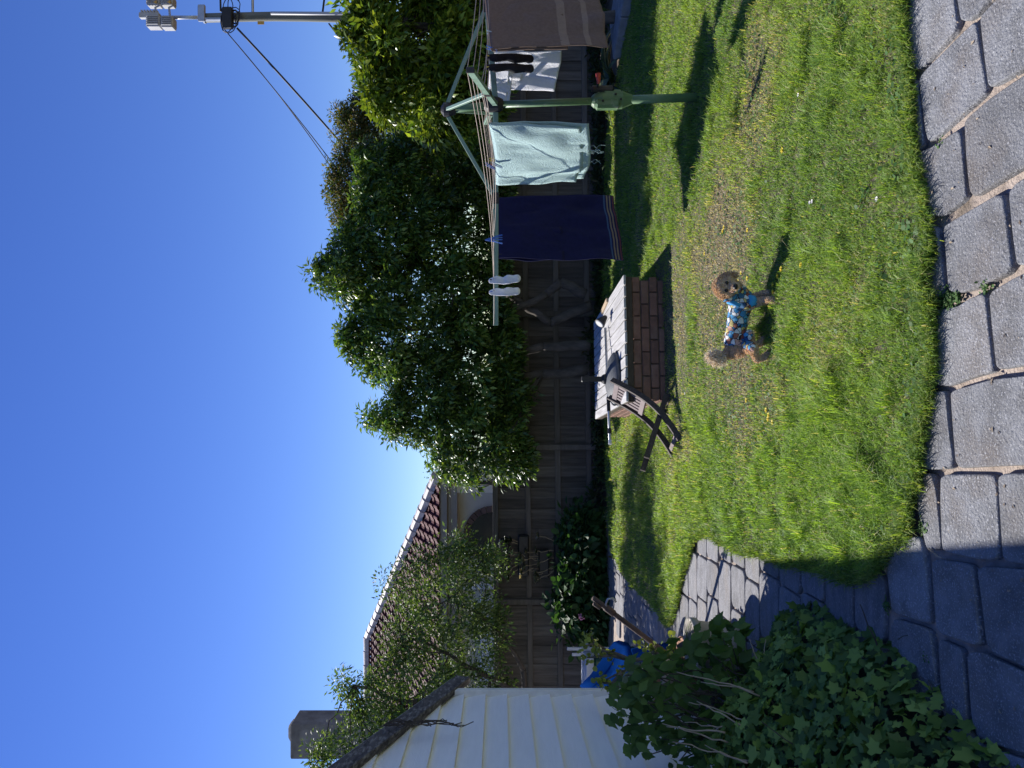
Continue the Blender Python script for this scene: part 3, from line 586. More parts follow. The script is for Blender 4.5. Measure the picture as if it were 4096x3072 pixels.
p = pt(*R8((1028, 100)), UY); b = MB(); b.tube([(ux, UY, p.z), (ux + 1.6, UY, p.z + .02)], .04, 8); b.build('side_arm', M['galv'], pole)
for k in range(9):
    b = MB(); c0 = pt(*R8((860 + random.uniform(-50, 60), 110 + random.uniform(-70, 100))), UY - .3); r_ = random.uniform(.15, .42); pts = []
    for j in range(17): a = 6.283 * j / 16 * random.choice((.9, 1)); pts.append((c0.x + r_ * math.cos(a) * .9, UY - .3 + .05 * math.sin(a * 2 + k), c0.z + r_ * math.sin(a) * .55))
    b.tube(pts, .014, 5); b.build('cable_loop', M['cable'], pole)
def cable(name, pts, r, label, n=20, sag=0):
    P0, P1 = Vector(pts[0]), Vector(pts[1]); b = MB()
    b.tube([P0.lerp(P1, i / n) + Vector((0, 0, -sag * 4 * (i / n) * (1 - i / n))) for i in range(n + 1)], r, 6); tag(b.build(name, M['cable'], None, True), label, 'cable')
cable('overhead_cable', (pt(*R8((790, 225)), UY - .2), pt(*RV((870, 560)), 25)), .016, 'thin overhead cable, upper line of the pair running down from the pole', sag=.15)
cable('overhead_cable', (pt(*R8((795, 232)), UY + .1), pt(*RV((850, 600)), 25)), .014, 'thin overhead cable, lower line of the pair running down from the pole', sag=.42)
cable('overhead_cable', (pt(*R8((900, 225)), UY - .2), pt(*RV((880, 480)), 25)), .032, 'thick black overhead cable sloping from pole to tree top', sag=.1)
cable('overhead_cable', (pt(*R8((1640, 190)), UY), pt(*RV((845, 270)), 20)), .026, 'black service cable hanging from low on the pole to the brown-tipped tree', sag=.12)
cable('overhead_cable', (pt(*R8((770, 90)), UY), (ux + 8, UY + 4, up0.z + 1.6)), .03, 'overhead cable leaving the pole top towards the picture edge', sag=.1)
cable('overhead_cable', (pt(*R8((1590, 95)), UY), (ux + 8, UY + 3, pt(*R8((1500, -200)), UY).z), ), .03, 'overhead cable leaving the lower pole towards the picture edge', sag=.1)

# ------------------------------------------------------------------ trees and shrubs
def crown_pts(poly, Y0, thick, n, flat=.5):
    P = np.array(poly, float); lo, hi = P.min(0), P.max(0); out = []
    while sum(len(o) for o in out) < n:
        q = lo + rng.random((n * 2, 2)) * (hi - lo); q = q[inpoly(q[:, 0], q[:, 1], poly)]; out.append(q)
    q = np.concatenate(out)[:n]; d = distpoly(q[:, 0], q[:, 1], poly); dm = max(d.max(), 1)
    half = thick * np.minimum(1, (d / dm * 1.6)) ** flat; Y = Y0 + half * (rng.random(n) * 2 - 1)
    u, v_ = 768 - q[:, 1] / 4, q[:, 0] / 4
    return np.stack([(u - 384) / F * Y, Y, CAMZ - (v_ - 500) / F * Y], 1)
def clumped(centers, per, rad, droop=.3, squash=.8):
    n = len(centers) * per; c = np.repeat(centers, per, 0); off = unit(rng.standard_normal((n, 3))) * (rng.random((n, 1)) ** .45) * rad * np.repeat(.6 + .8 * rng.random((len(centers), 1)), per, 0)
    off[:, 2] *= squash; pos = c + off; d = unit(off + .35 * rad * rng.standard_normal((n, 3))); d[:, 2] -= droop
    nr = unit(np.stack([.6 * rng.standard_normal(n), .6 * rng.standard_normal(n), .6 + np.abs(rng.standard_normal(n))], 1))
    return pos, d, nr
def branch(b, p, q, r0, r1, wob=.08, n=7, seg=7):
    p, q = Vector(p), Vector(q); pts = []
    L_ = (q - p).length; off = Vector((0, 0, 0))
    for i in range(n + 1):
        t_ = i / n
        if 0 < i < n: off = off * .6 + Vector((random.gauss(0, wob), random.gauss(0, wob), random.gauss(0, wob * .6))) * L_ * .5
        pts.append(p.lerp(q, t_) + off * math.sin(math.pi * t_))
    b.tube(pts, [r0 + (r1 - r0) * i / n for i in range(n + 1)], seg); return pts
def tree(name, label, poly, Y0, thick, nc, per, rad, size, kind, cols, m, trunks, droop=.3, group=None, limbs=40, barkm='bark', cr=.02, tr=.085):
    cs = crown_pts(poly, Y0, thick, nc); base = Vector(trunks[0][0]); t_ = thing(name, label, 'tree', (base.x, base.y, 0), group)
    b = MB(); tips = []
    for path in trunks:
        path = [Vector(p) for p in path]; r0 = tr
        for i in range(len(path) - 1): branch(b, path[i], path[i + 1], r0 * (1 - .55 * i / max(1, len(path) - 1)), r0 * (1 - .55 * (i + 1) / max(1, len(path) - 1)), .05, 6, 8)
        tips += path[1:]
    for i in range(limbs):
        c_ = Vector(cs[random.randrange(nc)]); q = min(tips, key=lambda p: (p - c_).length + random.uniform(0, .8)); pts = branch(b, q, c_, cr, .006, .10, 7, 5)
        for _ in range(2):
            c2 = Vector(cs[random.randrange(nc)])
            if (c2 - pts[4]).length < 1.1: branch(b, pts[4], c2, cr * .45, .004, .1, 5, 4)
    b.build('trunk', M[barkm], t_, True)
    pos, d, nr = clumped(cs, per, rad, droop); n = len(pos)
    tint = np.repeat(.55 + .9 * rng.random((nc, 1)), per, 0)
    leaves('crown', kind, pos, d, nr, size * (.65 + .7 * rng.random(n)), rcol(n, cols) * tint, m, t_); return t_
o_ = lambda L_: [RV(p) for p in L_]
FR = 10.7
def tp(path, Y): return [pt(*p, Y) for p in path]
tree('fruit_tree', 'broad dark green fruit tree with twisted trunks against the fence', [(1420, 600), (1440, 700), (1400, 860), (1345, 925), (1318, 945), (1334, 994), (1285, 1035), (1265, 1071), (1246, 1090), (1247, 1134), (1280, 1183), (1336, 1220), (1385, 1211), (1410, 1244), (1380, 1260), (1415, 1293), (1346, 1321), (1350, 1354), (1385, 1407), (1408, 1432), (1465, 1434), (1445, 1484), (1495, 1512), (1527, 1536), (1580, 1575), (1570, 1597), (1500, 1600), (1452, 1655), (1488, 1700), (1545, 1755), (1615, 1748), (1690, 1780), (1722, 1824), (1765, 1895)] + o_([(1010, 1048), (1065, 1052), (1115, 1035), (1150, 1000), (1140, 940), (1152, 880), (1125, 800), (1110, 700), (1085, 640), (1100, 560), (1090, 480), (1100, 400), (1090, 300), (1000, 270), (880, 290)]),
     10.65, .8, 1120, 72, .165, .092, 'leaf', [(.035, .085, .02), (.06, .13, .028), (.12, .20, .04), (.21, .29, .055)], M['gleaf'],
     [tp([R2((1290, 960)), R2((1090, 860)), R2((980, 960)), R2((700, 1100)), R2((350, 1050))], 10.9), tp([R2((1330, 1370)), R2((950, 1380)), R2((700, 1450)), R2((200, 1300))], 10.9), tp([R2((1330, 1050)), R2((1010, 1190)), R2((650, 950)), R2((300, 700))], 11.0), tp([R2((1300, 1560)), R2((950, 1600)), R2((600, 1650)), R2((250, 1500))], 11.0), tp([R2((1300, 500)), R2((900, 500)), R2((500, 300)), R2((200, 100))], 11.0)], limbs=46, cr=.022)
tree('bronze_tree', 'taller tree with bronze brown leaf tips behind the clothes hoist', [(1395, 420), (1348, 449), (1360, 502), (1340, 563), (1352, 603), (1350, 644), (1328, 685), (1325, 725), (1314, 766), (1325, 807), (1340, 888), (1352, 929), (1420, 960), (1500, 900), (1650, 800), (1750, 700), (1980, 600), (1980, 370), (1850, 222), (1650, 185), (1480, 185), (1432, 290), (1455, 330), (1418, 400)],
     13.6, .8, 900, 110, .2, .068, 'leaf', [(.05, .10, .022), (.09, .13, .03), (.15, .14, .04), (.21, .14, .055)], M['leaf'], [[(5.2, 13.6, 0), (5.2, 13.6, 1.6), (5.0, 13.5, 3.0)], [(3.6, 13.6, 0), (3.6, 13.6, 2), (3.7, 13.5, 3.4)]], .1, limbs=30)
tree('citrus_tree', 'bright yellow green leafy tree behind the brown towel', o_([(742, -130), (758, 40), (745, 90), (772, 120), (792, 165), (802, 205), (825, 255), (862, 232), (905, 265), (935, 292), (990, 295), (1060, 290), (1085, 200), (1085, 60), (1090, -130)]),
     9.1, .6, 380, 95, .22, .11, 'leaf', [(.055, .12, .016), (.12, .2, .025), (.22, .3, .035), (.3, .36, .05)], M['gleaf'], [[(4.7, 9.2, 0), (4.65, 9.2, .9), (4.4, 9.1, 2.0), (4.5, 9.0, 2.8)]], .15, limbs=24)
tree('apple_tree', 'open twiggy apple tree with small leaves above the shed', o_([(722, 1450), (790, 1475), (835, 1420), (845, 1330), (828, 1262), (850, 1232), (880, 1200), (945, 1188), (965, 1152), (1015, 1168), (1085, 1178), (1105, 1205), (1060, 1262), (1085, 1330), (1070, 1420), (1100, 1480), (1090, 1560), (1060, 1700), (1040, 2000), (800, 2050), (700, 1800), (670, 1645), (700, 1592), (765, 1552), (735, 1500)]),
     10.2, .75, 560, 85, .22, .066, 'leaf', [(.045, .095, .025), (.075, .14, .04), (.13, .2, .055), (.2, .27, .08)], M['leaf'], [tp([R6((1580, 760)), R6((1570, 600)), R6((1450, 400)), R6((1300, 260)), R6((1100, 150))], 10.3), tp([R6((1480, 720)), R6((1360, 650)), R6((1100, 500)), R6((800, 400))], 10.1), tp([R6((1400, 900)), R6((1200, 800)), R6((800, 800)), R6((500, 700))], 10.2)], .1, limbs=60, barkm='bark2', cr=.012, tr=.042)
tree('boundary_shrub', 'small bright green shrub between the house eave and fruit tree', o_([(925, 985), (930, 1020), (960, 1048), (1010, 1035), (1050, 1050), (1075, 1010), (1050, 960), (960, 950)]), 13.2, .5, 70, 46, .2, .05, 'leaf', [(.05, .09, .02), (.1, .16, .03), (.16, .2, .05)], M['leaf'], [[(-1.9, 13.2, 0), (-1.9, 13.2, 1.3), (-1.8, 13.2, 2.1)]], .1, limbs=12)
# upright shoots above the apple tree
def shrub(name, label, poly, Y0, thick, nc, per, rad, size, kind, cols, m, cat='shrub', droop=.2, stems=14, base=None, sm='bark2', sr=.012):
    cs = crown_pts(poly, Y0, thick, nc); bs = Vector(base) if base is not None else Vector((cs[:, 0].mean(), Y0, 0)); t_ = thing(name, label, cat, (bs.x, bs.y, 0)); b = MB()
    for i in range(stems):
        c_ = cs[random.randrange(nc)]; branch(b, (bs.x + random.uniform(-.12, .12), bs.y + random.uniform(-.1, .1), bs.z), c_, sr, .004, .08, 7, 5)
    b.build('stems', M[sm], t_, True); pos, d, nr = clumped(cs, per, rad, droop); n = len(pos); pos[:, 2] = np.maximum(pos[:, 2], .03)
    leaves('foliage', kind, pos, d, nr, size * (.6 + .75 * rng.random(n)), rcol(n, cols), m, t_); return t_
hyd = shrub('hydrangea_bush', 'dense dark green hydrangea bush with broad leaves along the fence', [R5(p) for p in [(1580, 560), (1500, 640), (1450, 720), (1470, 900), (1430, 1000), (1430, 1100), (1400, 1250), (1440, 1400), (1560, 1520), (1700, 1450), (1810, 1300), (1835, 1180), (1790, 1050), (1780, 900), (1760, 700), (1680, 590)]],
     10.85, .42, 190, 26, .19, .115, 'broad', [(.02, .06, .018), (.035, .09, .025), (.055, .125, .035)], M['leaf'], base=(-3.1, 10.9, 0))
p = pt(*R5((1570, 1310)), 10.4); b = MB()
for k in range(16): b.ball((p.x + random.gauss(0, .02), p.y + random.gauss(0, .015), p.z + random.gauss(0, .025)), .012, 6, 4)
b.build('flower_head', M['pink'], hyd)
# strap-leaved plant behind the hoist
def strap(name, label, c0, n, Lr, wd, cols, cat='plant'):
    t_ = thing(name, label, cat, c0); V = []; T = []; C = []; stops = np.array(cols)
    for i in range(n):
        a = random.uniform(0, 6.283); L_ = random.uniform(*Lr); e = random.uniform(.5, 1.25); cc = stops[random.randrange(len(stops))] * random.uniform(.7, 1.2); k0 = len(V)
        for j in range(7):
            s_ = j / 6; r_ = L_ * s_ * math.cos(e * (1 - .75 * s_)); zz = L_ * s_ * math.sin(e * (1 - .8 * s_)) - .12 * L_ * s_ * s_; w_ = wd * (math.sin(math.pi * min(1, s_ * .88 + .12)) + .1)
            for q in (-1, 0, 1): V.append((c0[0] + r_ * math.cos(a) - q * w_ * math.sin(a), c0[1] + r_ * math.sin(a) + q * w_ * math.cos(a), c0[2] + zz + abs(q) * w_ * .35)); C.append(cc)
            if j < 6:
                for q in (0, 1): T.append((k0 + j * 3 + q, k0 + j * 3 + q + 1, k0 + j * 3 + 4 + q, k0 + j * 3 + 3 + q))
    np_mesh('strap_leaves', np.array(V), np.array(T), M['gleaf'], t_, np.array(C)); b = MB(); b.lathe(c0, [(.05, 0), (.035, .08), (.01, .12)], 8); b.build('crown_base', M['bark2'], t_); return t_
p = pt(*R1((1330, 640)), 9.7); strap('strap_leaf_plant', 'broad strap-leaved plant lit pale green below the white towel', (p.x, p.y, .02), 20, (.45, .75), .045, [(.10, .15, .06), (.2, .24, .12), (.06, .1, .035)])
# dark undergrowth along the fence
n = 5200; x = rng.uniform(-1.4, 6.6, n); x = np.concatenate([x, rng.uniform(-6, -1.4, 1400)]); n = len(x); y = FY - .12 - np.abs(rng.normal(0, .42, n)); hh = .34 * vnoise(x, y, 1.6, 31) * np.exp(-(FY - y) * .5)
pos = np.stack([x, y, .03 + hh * rng.random(n)], 1); d = rng.standard_normal((n, 3)); nr = np.stack([.5 * rng.standard_normal(n), .5 * rng.standard_normal(n), np.ones(n)], 1)
tag(leaves('undergrowth', 'slim', pos, d, nr, .06 + .1 * rng.random(n), rcol(n, [(.02, .045, .015), (.05, .09, .025), (.09, .075, .04)]), M['leaf']), 'dark low undergrowth in the bed along the fence foot', 'undergrowth', kind='stuff')
# kerb slab on the right behind the brown towel
a0, a1 = gp(2495, 240), gp(2545, -30); dr_ = (a1 - a0).normalized(); pr_ = Vector((-dr_.y, dr_.x, 0))
if pr_.y < 0: pr_ = -pr_
b = MB(); 
for k in range(3):
    q0 = a0 + dr_ * (k * .62); b.cbox(q0 + dr_ * .305 + pr_ * .35 + Vector((0, 0, .06)), (.605, .7, .16), (dr_, pr_, Vector((0, 0, 1))), .012)
tag(b.build('concrete_edging', M['concrete']), 'low grey concrete edging slab in shade below the brown towel', 'edging')

# ------------------------------------------------------------------ wall planters on the fence
specs = [((1050, 780), (1050, 1010), 'upper black trough on the fence with spiky dark succulents'), ((1180, 750), (1180, 1030), 'second black trough from the fence top with trailing stems'), ((1320, 850), (1320, 1045), 'short black trough on the fence with a pale rosette succulent'), ((1425, 745), (1425, 1050), 'lowest black trough on the fence crowded with grey rosettes')]
for i, (a, c, lab) in enumerate(specs):
    p, q = pt(*R5(a), FY - .25), pt(*R5(c), FY - .25); t_ = thing('wall_planter', lab, 'planter', ((p.x + q.x) / 2, FY - .22, p.z), 'black planters hung on the fence')
    b = MB(); b.cbox(((p.x + q.x) / 2, FY - .21, p.z), (abs(p.x - q.x), .16, .17), ch=.02); b.build('trough', M['black'], t_)
    V = []; n = 60; k = 26; cen = np.stack([rng.uniform(min(p.x, q.x), max(p.x, q.x), 7), rng.uniform(FY - .46, FY - .28, 7), p.z + .10 + .16 * rng.random(7)], 1)
    if i >= 2: cen[:, 2] += .12
    ps = np.repeat(cen, k, 0); a_ = rng.random(7 * k) * 6.283; d = np.stack([np.cos(a_), np.sin(a_), .2 + .9 * rng.random(7 * k)], 1)
    leaves('succulent', 'broad', ps, d, np.tile([0, 0, 1.], (7 * k, 1)) + .2 * rng.standard_normal((7 * k, 3)), .05 + .05 * rng.random(7 * k), rcol(7 * k, [(.12, .16, .11), (.26, .28, .2), (.36, .28, .22)] if i != 1 else [(.02, .035, .02), (.05, .08, .03)]), M['sleaf'], t_)
    b = MB()
    for c_ in cen: branch(b, ((c_[0] * .7 + (p.x + q.x) / 2 * .3), FY - .22, p.z + .08), c_, .007, .006, .1, 5, 5)
    b.build('stem', M['twig'], t_)

# ------------------------------------------------------------------ brick box with timber lid
bx0 = Vector((-.15, 6.8, 0)); ba = Vector((.992, .124, 0)).normalized(); bb = Vector((-.124, .992, 0)).normalized(); BW, BD = 1.19, 2.16; Z3 = Vector((0, 0, 1))
bb_o = thing('brick_bench', 'low brick box with silvered timber slat lid in the lawn', 'bench', bx0 + ba * BW / 2 + bb * BD / 2)
b = MB(); b.box(bx0 + ba * BW / 2 + bb * BD / 2 + Z3 * .165, (BW - .05, BD - .05, .33), (ba, bb, Z3)); b.build('mortar_core', M['brickmortar'], bb_o)
me = MB().cbox((0, 0, 0), (.222, .105, .072), ch=.006).mesh('brick'); me.materials.append(M['brick'])
meh = MB().cbox((0, 0, 0), (.105, .105, .072), ch=.006).mesh('brick'); meh.materials.append(M['brick'])
def brick(c, ang, mm):
    o = bpy.data.objects.new('brick', mm); COL.objects.link(o); o.parent = bb_o; o.matrix_parent_inverse = Matrix.Translation(-bb_o.location); o.location = c; o.rotation_euler = (random.uniform(-.008, .008), random.uniform(-.008, .008), ang + random.uniform(-.008, .008))
ang = math.atan2(ba.y, ba.x)
for r in range(4):
    zc = .042 + r * .083
    for side in range(2):                         # front and left faces
        Ls_ = BW if side == 0 else BD; s = 0.0 if (r + side) % 2 == 0 else .1165
        if s > 0:
            c_ = (bx0 + ba * .0525 + bb * .0525) if side == 0 else None
        while s + .1 < Ls_:
            full = s + .222 <= Ls_ + .01; l_ = .222 if full else .105
            if side == 1 and s < .11: s += .2325 if False else .1165; continue
            if side == 0: brick(bx0 + ba * (s + l_ / 2) + bb * .0525 + Z3 * zc, ang, me if full else meh)
            else: brick(bx0 + bb * (s + l_ / 2) + ba * .0525 + Z3 * zc, ang + math.pi / 2, me if full else meh)
            s += l_ + .0105
    if r % 2: brick(bx0 + ba * .0525 + bb * .0525 + Z3 * zc, ang, meh)
    s = .0 if r % 2 else .1165
    while s + .222 < BD: brick(bx0 + ba * (BW - .0525) + bb * (s + .111) + Z3 * zc, ang + math.pi / 2, me); s += .2325
ns = 11; sw = (BW + .05) / ns
for i in range(ns):
    b = MB(); c_ = bx0 + ba * (-.025 + sw * (i + .5)) + bb * (BD / 2 + random.uniform(-.012, .012)) + Z3 * (.402 + random.uniform(-.002, .002)); b.cbox((0, 0, 0), (sw - .017, BD + .06, .022), (Vector((1, 0, 0)), Vector((0, 1, 0)), Z3), .003)
    o = b.build('deck_slat', M['deck'], bb_o); o.location = c_; o.rotation_euler = (0, random.uniform(-.01, .01), ang)
for (p, q) in ((bx0 + bb * -.004, bx0 + ba * BW + bb * -.004), (bx0 + ba * -.004, bx0 + bb * BD + ba * -.004)):
    b = MB(); b.beam(p + Z3 * .361, q + Z3 * .361, .03, .058); b.build('edge_board', M['fasciaboard'], bb_o)
LT = .414
# umbrella base: domed disc with upright tube
uc = pt(*R3((545, 1240)), 7.35); uc.z = LT
ub = thing('umbrella_base', 'grey domed umbrella base with square post standing on the timber lid', 'umbrella base', uc)
b = MB(); b.lathe(uc, [(.27, 0), (.275, .025), (.262, .04), (.2, .075), (.12, .098), (.05, .108)], 36); b.build('base', M['resin'], ub, True)
b = MB(); b.cbox(uc + Vector((-.0, .0, .225)), (.055, .055, .26), ch=.006); b.lathe(uc + Vector((0, 0, .1)), [(.055, 0), (.05, .03), (.035, .05)], 16); b.build('post', M['black'], ub)
# umbrella pole lying on the lid
p, q = pt(*R3((480, 830)), 7.9), pt(*RP((545, 1180)), 7.1)
pl = thing('metal_pole', 'thin aluminium pole lying across the timber lid and over its end', 'pole', (p + q) / 2)
p.z = LT + .03; q.z = LT + .10
b = MB(); b.tube([p, q], .014, 10); b.build('tube', M['alu'], pl, True)
b = MB(); m0 = p.lerp(q, .62); b.tube([m0, p.lerp(q, .74)], .019, 10); b.build('grip', M['black'], pl); b = MB(); b.tube([p.lerp(q, .88), p.lerp(q, .92)], .02, 10); b.build('clamp', M['black'], pl); b = MB(); b.tube([p.lerp(q, .97), q], .018, 10); b.build('end_cap', M['whitecloth'], pl)
c_ = pt(*R3((490, 785)), 7.75); c_.z = LT
lm = thing('black_garden_light', 'small black cone garden light lying on the timber lid', 'light', c_)
ax_ = Vector((-.55, -.25, .5)).normalized(); fr = frame_of(ax_)
b = MB(); b.lathe(c_ + Vector((.07, .03, .04)), [(.018, 0), (.028, .02), (.045, .07), (.062, .115), (.058, .12)], 18, (fr[1], fr[2], fr[0])); b.build('shade', M['black'], lm, True)
b = MB(); b.lathe(c_ + Vector((.07, .03, .04)) + ax_ * .115, [(.055, 0), (.04, .01)], 18, (fr[1], fr[2], fr[0])); b.build('lens', M['boxgrey'], lm)
p = pt(*R3((450, 700)), 8.3); p.z = LT + .012; q = p + bb * .0 + Vector((-.03, -.42, 0))
b = MB(); b.beam(p, q + Vector((.12, 0, 0)), .05, .02); tag(b.build('timber_offcut', mat('pale_timber', (.5, .38, .25), (.42, .31, .2), 8, .8)), 'pale timber offcut lying at the edge of the slat lid', 'offcut')

# ------------------------------------------------------------------ folding chair tipped against the brick box
f1, t1 = Vector((-.472, 6.18, .035)), Vector((.05, 6.9, .515)); wv = Vector((-.17, .30, -.02)); f2, t2 = f1 + wv, t1 + wv
chair = thing('folding_chair', 'weathered dark wooden folding chair tipped back against the brick box', 'chair', f1)
rr_ = (t1 - f1).normalized(); nn = wv.normalized().cross(rr_).normalized()
if nn.z > 0: nn = -nn
def rail_pt(f, t, s): return f.lerp(t, s) + nn * (.085 * math.sin(math.pi * s)) - nn * .02
def ribbon(b, pts, wd, th, side):
    vs = []; fs = []; k = len(pts)
    for i, p_ in enumerate(pts):
        d = (pts[min(i + 1, k - 1)] - pts[max(i - 1, 0)]).normalized(); o = side.cross(d).normalized() * wd / 2; s_ = side * th / 2
        vs += [p_ - o - s_, p_ + o - s_, p_ + o + s_, p_ - o + s_]
    for i in range(k - 1):
        for j in range(4): fs.append((i * 4 + j, i * 4 + (j + 1) % 4, i * 4 + 4 + (j + 1) % 4, i * 4 + 4 + j))
    fs += [(3, 2, 1, 0), tuple(range(4 * k - 4, 4 * k))]; b.add(vs, fs)
wn = wv.normalized()
for f, t in ((f1, t1), (f2, t2)):
    b = MB(); ribbon(b, [rail_pt(f, t, i / 14) for i in range(15)], .052, .024, wn); b.build('back_rail', M['chair'], chair)
def cross(s, wd, th, m, name, off=0):
    b = MB(); a_, c_ = rail_pt(f1, t1, s), rail_pt(f2, t2, s); d = rail_pt(f1, t1, min(1, s + .05)) - rail_pt(f1, t1, max(0, s - .05)); b.beam(a_ + nn * off, c_ + nn * off, wd, th, d.cross(wv), .003); b.build(name, M[m], chair)
cross(.93, .055, .02, 'chairslat', 'top_rail'); cross(.60, .055, .02, 'chairslat', 'lower_rail'); cross(.07, .05, .022, 'chairslat', 'foot_rail')
for i in range(5):
    k = (i + .5) / 5; b = MB(); o = wv * (.10 + .8 * k); b.beam(rail_pt(f1, t1, .62) + o, rail_pt(f1, t1, .91) + o, .034, .012, nn); b.build('back_slat', M['chairslat'], chair)
piv1 = rail_pt(f1, t1, .36); up_ = -nn
lv = -rr_ * .24 + up_ * .30
for k, o in ((0, wv * .09), (1, wv * .91)):
    b = MB(); ribbon(b, [piv1 + o - lv * .66 + lv * 2.0 * i / 6 for i in range(7)], .048, .024, wn); b.build('leg', M['chair'], chair)
b = MB(); b.beam(piv1 + lv * .92 + wv * .09, piv1 + lv * .92 + wv * .91, .045, .02, lv.cross(wv)); b.build('leg_rail', M['chairslat'], chair)
s0 = piv1 - lv * .60; sdv = (rr_ * .78 - up_ * .25).normalized()
sdv = (rr_ * .55 + nn * .55).normalized()
for i in range(6):
    b = MB(); q = s0 - rr_ * .05 + sdv * (.03 + .058 * i); b.beam(q + wv * .06, q + wv * .94, .046, .014, sdv.cross(wv)); b.build('seat_slat', M['chair'], chair)
for o in (.14, .86):
    b = MB(); b.beam(s0 - rr_ * .07 + wv * o - nn * .02, s0 + sdv * .36 + wv * o - nn * .02, .022, .03, nn); b.build('seat_rail', M['chair'], chair)

# ------------------------------------------------------------------ rotary clothes hoist
hb = Vector((2.26, 5.67, 0)); hub = Vector((2.2, 5.67, 1.635)); top = Vector((2.16, 5.67, 2.02))
ends = [Vector((.50, 6.12, 1.635)), Vector((1.745, 4.0, 1.765)), Vector((3.87, 5.2, 1.79)), Vector((2.655, 7.34, 1.745))]     # left, front, right, back
ho = thing('clothes_hoist', 'pale green rotary clothes hoist standing in the lawn', 'clothes hoist', hb)
ax = (hub - hb).normalized(); at = lambda z: hb + (hub - hb) * (z / hub.z)
b = MB(); b.tube([at(0), at(.68)], .033, 18); b.tube([at(.6), at(1.66)], .027, 18); b.build('pole', M['hoistpole'], ho, True)
b = MB(); fr = frame_of(ax); b.tube([at(.56), at(.60), at(.64), at(.80), at(.86), at(.88)], [.038, .052, .07, .072, .055, .036], 14, flat=.8); b.cbox(at(.76) + Vector((-.045, -.03, 0)), (.07, .09, .2), ch=.02); b.cbox(at(.72) + Vector((.04, -.02, 0)), (.06, .08, .16), ch=.02)
b.build('gear_housing', M['hoistpole'], ho)
for q in ((-.02, -.072, .66), (.02, -.075, .7), (-.03, -.078, .80)):
    b = MB(); c_ = at(q[2]) + Vector((q[0], q[1], 0)); b.ball(c_, .010, 8, 5); b.build('bolt', M['darksteel'], ho)
b = MB(); c0 = at(.82); b.cbox(c0 + Vector((.075, -.05, -.02)), (.05, .03, .18), ch=.012); b.build('crank_arm', M['darksteel'], ho)
b = MB(); g0 = c0 + Vector((.085, -.06, .02)); b.tube([g0, g0 + Vector((.028, -.05, .0))], .01, 8); b.build('crank_pin', M['darksteel'], ho); b = MB(); b.tube([g0 + Vector((.01, -.045, 0)), g0 + Vector((.02, -.06, .0)), g0 + Vector((.075, -.07, .005))], [.012, .015, .021], 10); b.build('crank_grip', M['red'], ho, True)
b = MB(); b.tube([hub + Z3 * -.06, hub + Z3 * -.02, hub + Z3 * .06, hub + Z3 * .09], [.04, .06, .06, .04], 14); b.build('hub', M['darksteel'], ho)
b = MB(); b.tube([top + Z3 * -.07, top + Z3 * -.02, top + Z3 * .02, top + Z3 * .045], [.035, .055, .055, .02], 14); b.build('top_cap', M['darksteel'], ho)
b = MB(); b.tube([hub, top], .028, 12); b.build('upper_post', M['hoistpole'], ho, True)
def arm(i, f): return hub.lerp(ends[i], f)
for i, e in enumerate(ends):
    d = (e - hub).normalized(); b = MB(); b.beam(hub + d * .03, e, .028, .044, Z3, .004); b.build('arm', M['hoist'], ho)
    b = MB(); j = arm(i, .40) + Z3 * .01; b.beam(top + Vector((d.x, d.y, 0)) * .05 - Z3 * .01, j, .024, .03, Z3, .003); b.build('strut', M['hoist'], ho)
    b = MB(); b.beam(arm(i, .38), arm(i, .43), .036, .056, Z3, .003); b.build('strut_bracket', M['darksteel'], ho)
    b = MB(); b.beam(arm(i, 1.0) - d * .012, arm(i, 1.0) + d * .004, .031, .047, Z3, .003); b.build('arm_cap', M['darksteel'], ho) if i != 0 else None
FS = (1.0, .86, .72, .58, .46, .34)
def cordp(i, j, f, t, sag): return arm(i, f).lerp(arm(j, f), t) + Z3 * (.018 - sag * 4 * t * (1 - t) * f)
SAG = {(0, 1): .05, (1, 2): .06, (2, 3): .10, (3, 0): .07}
for f in FS:
    b = MB()
    for (i, j), sg in SAG.items(): b.tube([cordp(i, j, f, k / 12, sg + .04 * (f == .58)) for k in range(13)], .0026, 5)
    b.build('line', M['cord'], ho)

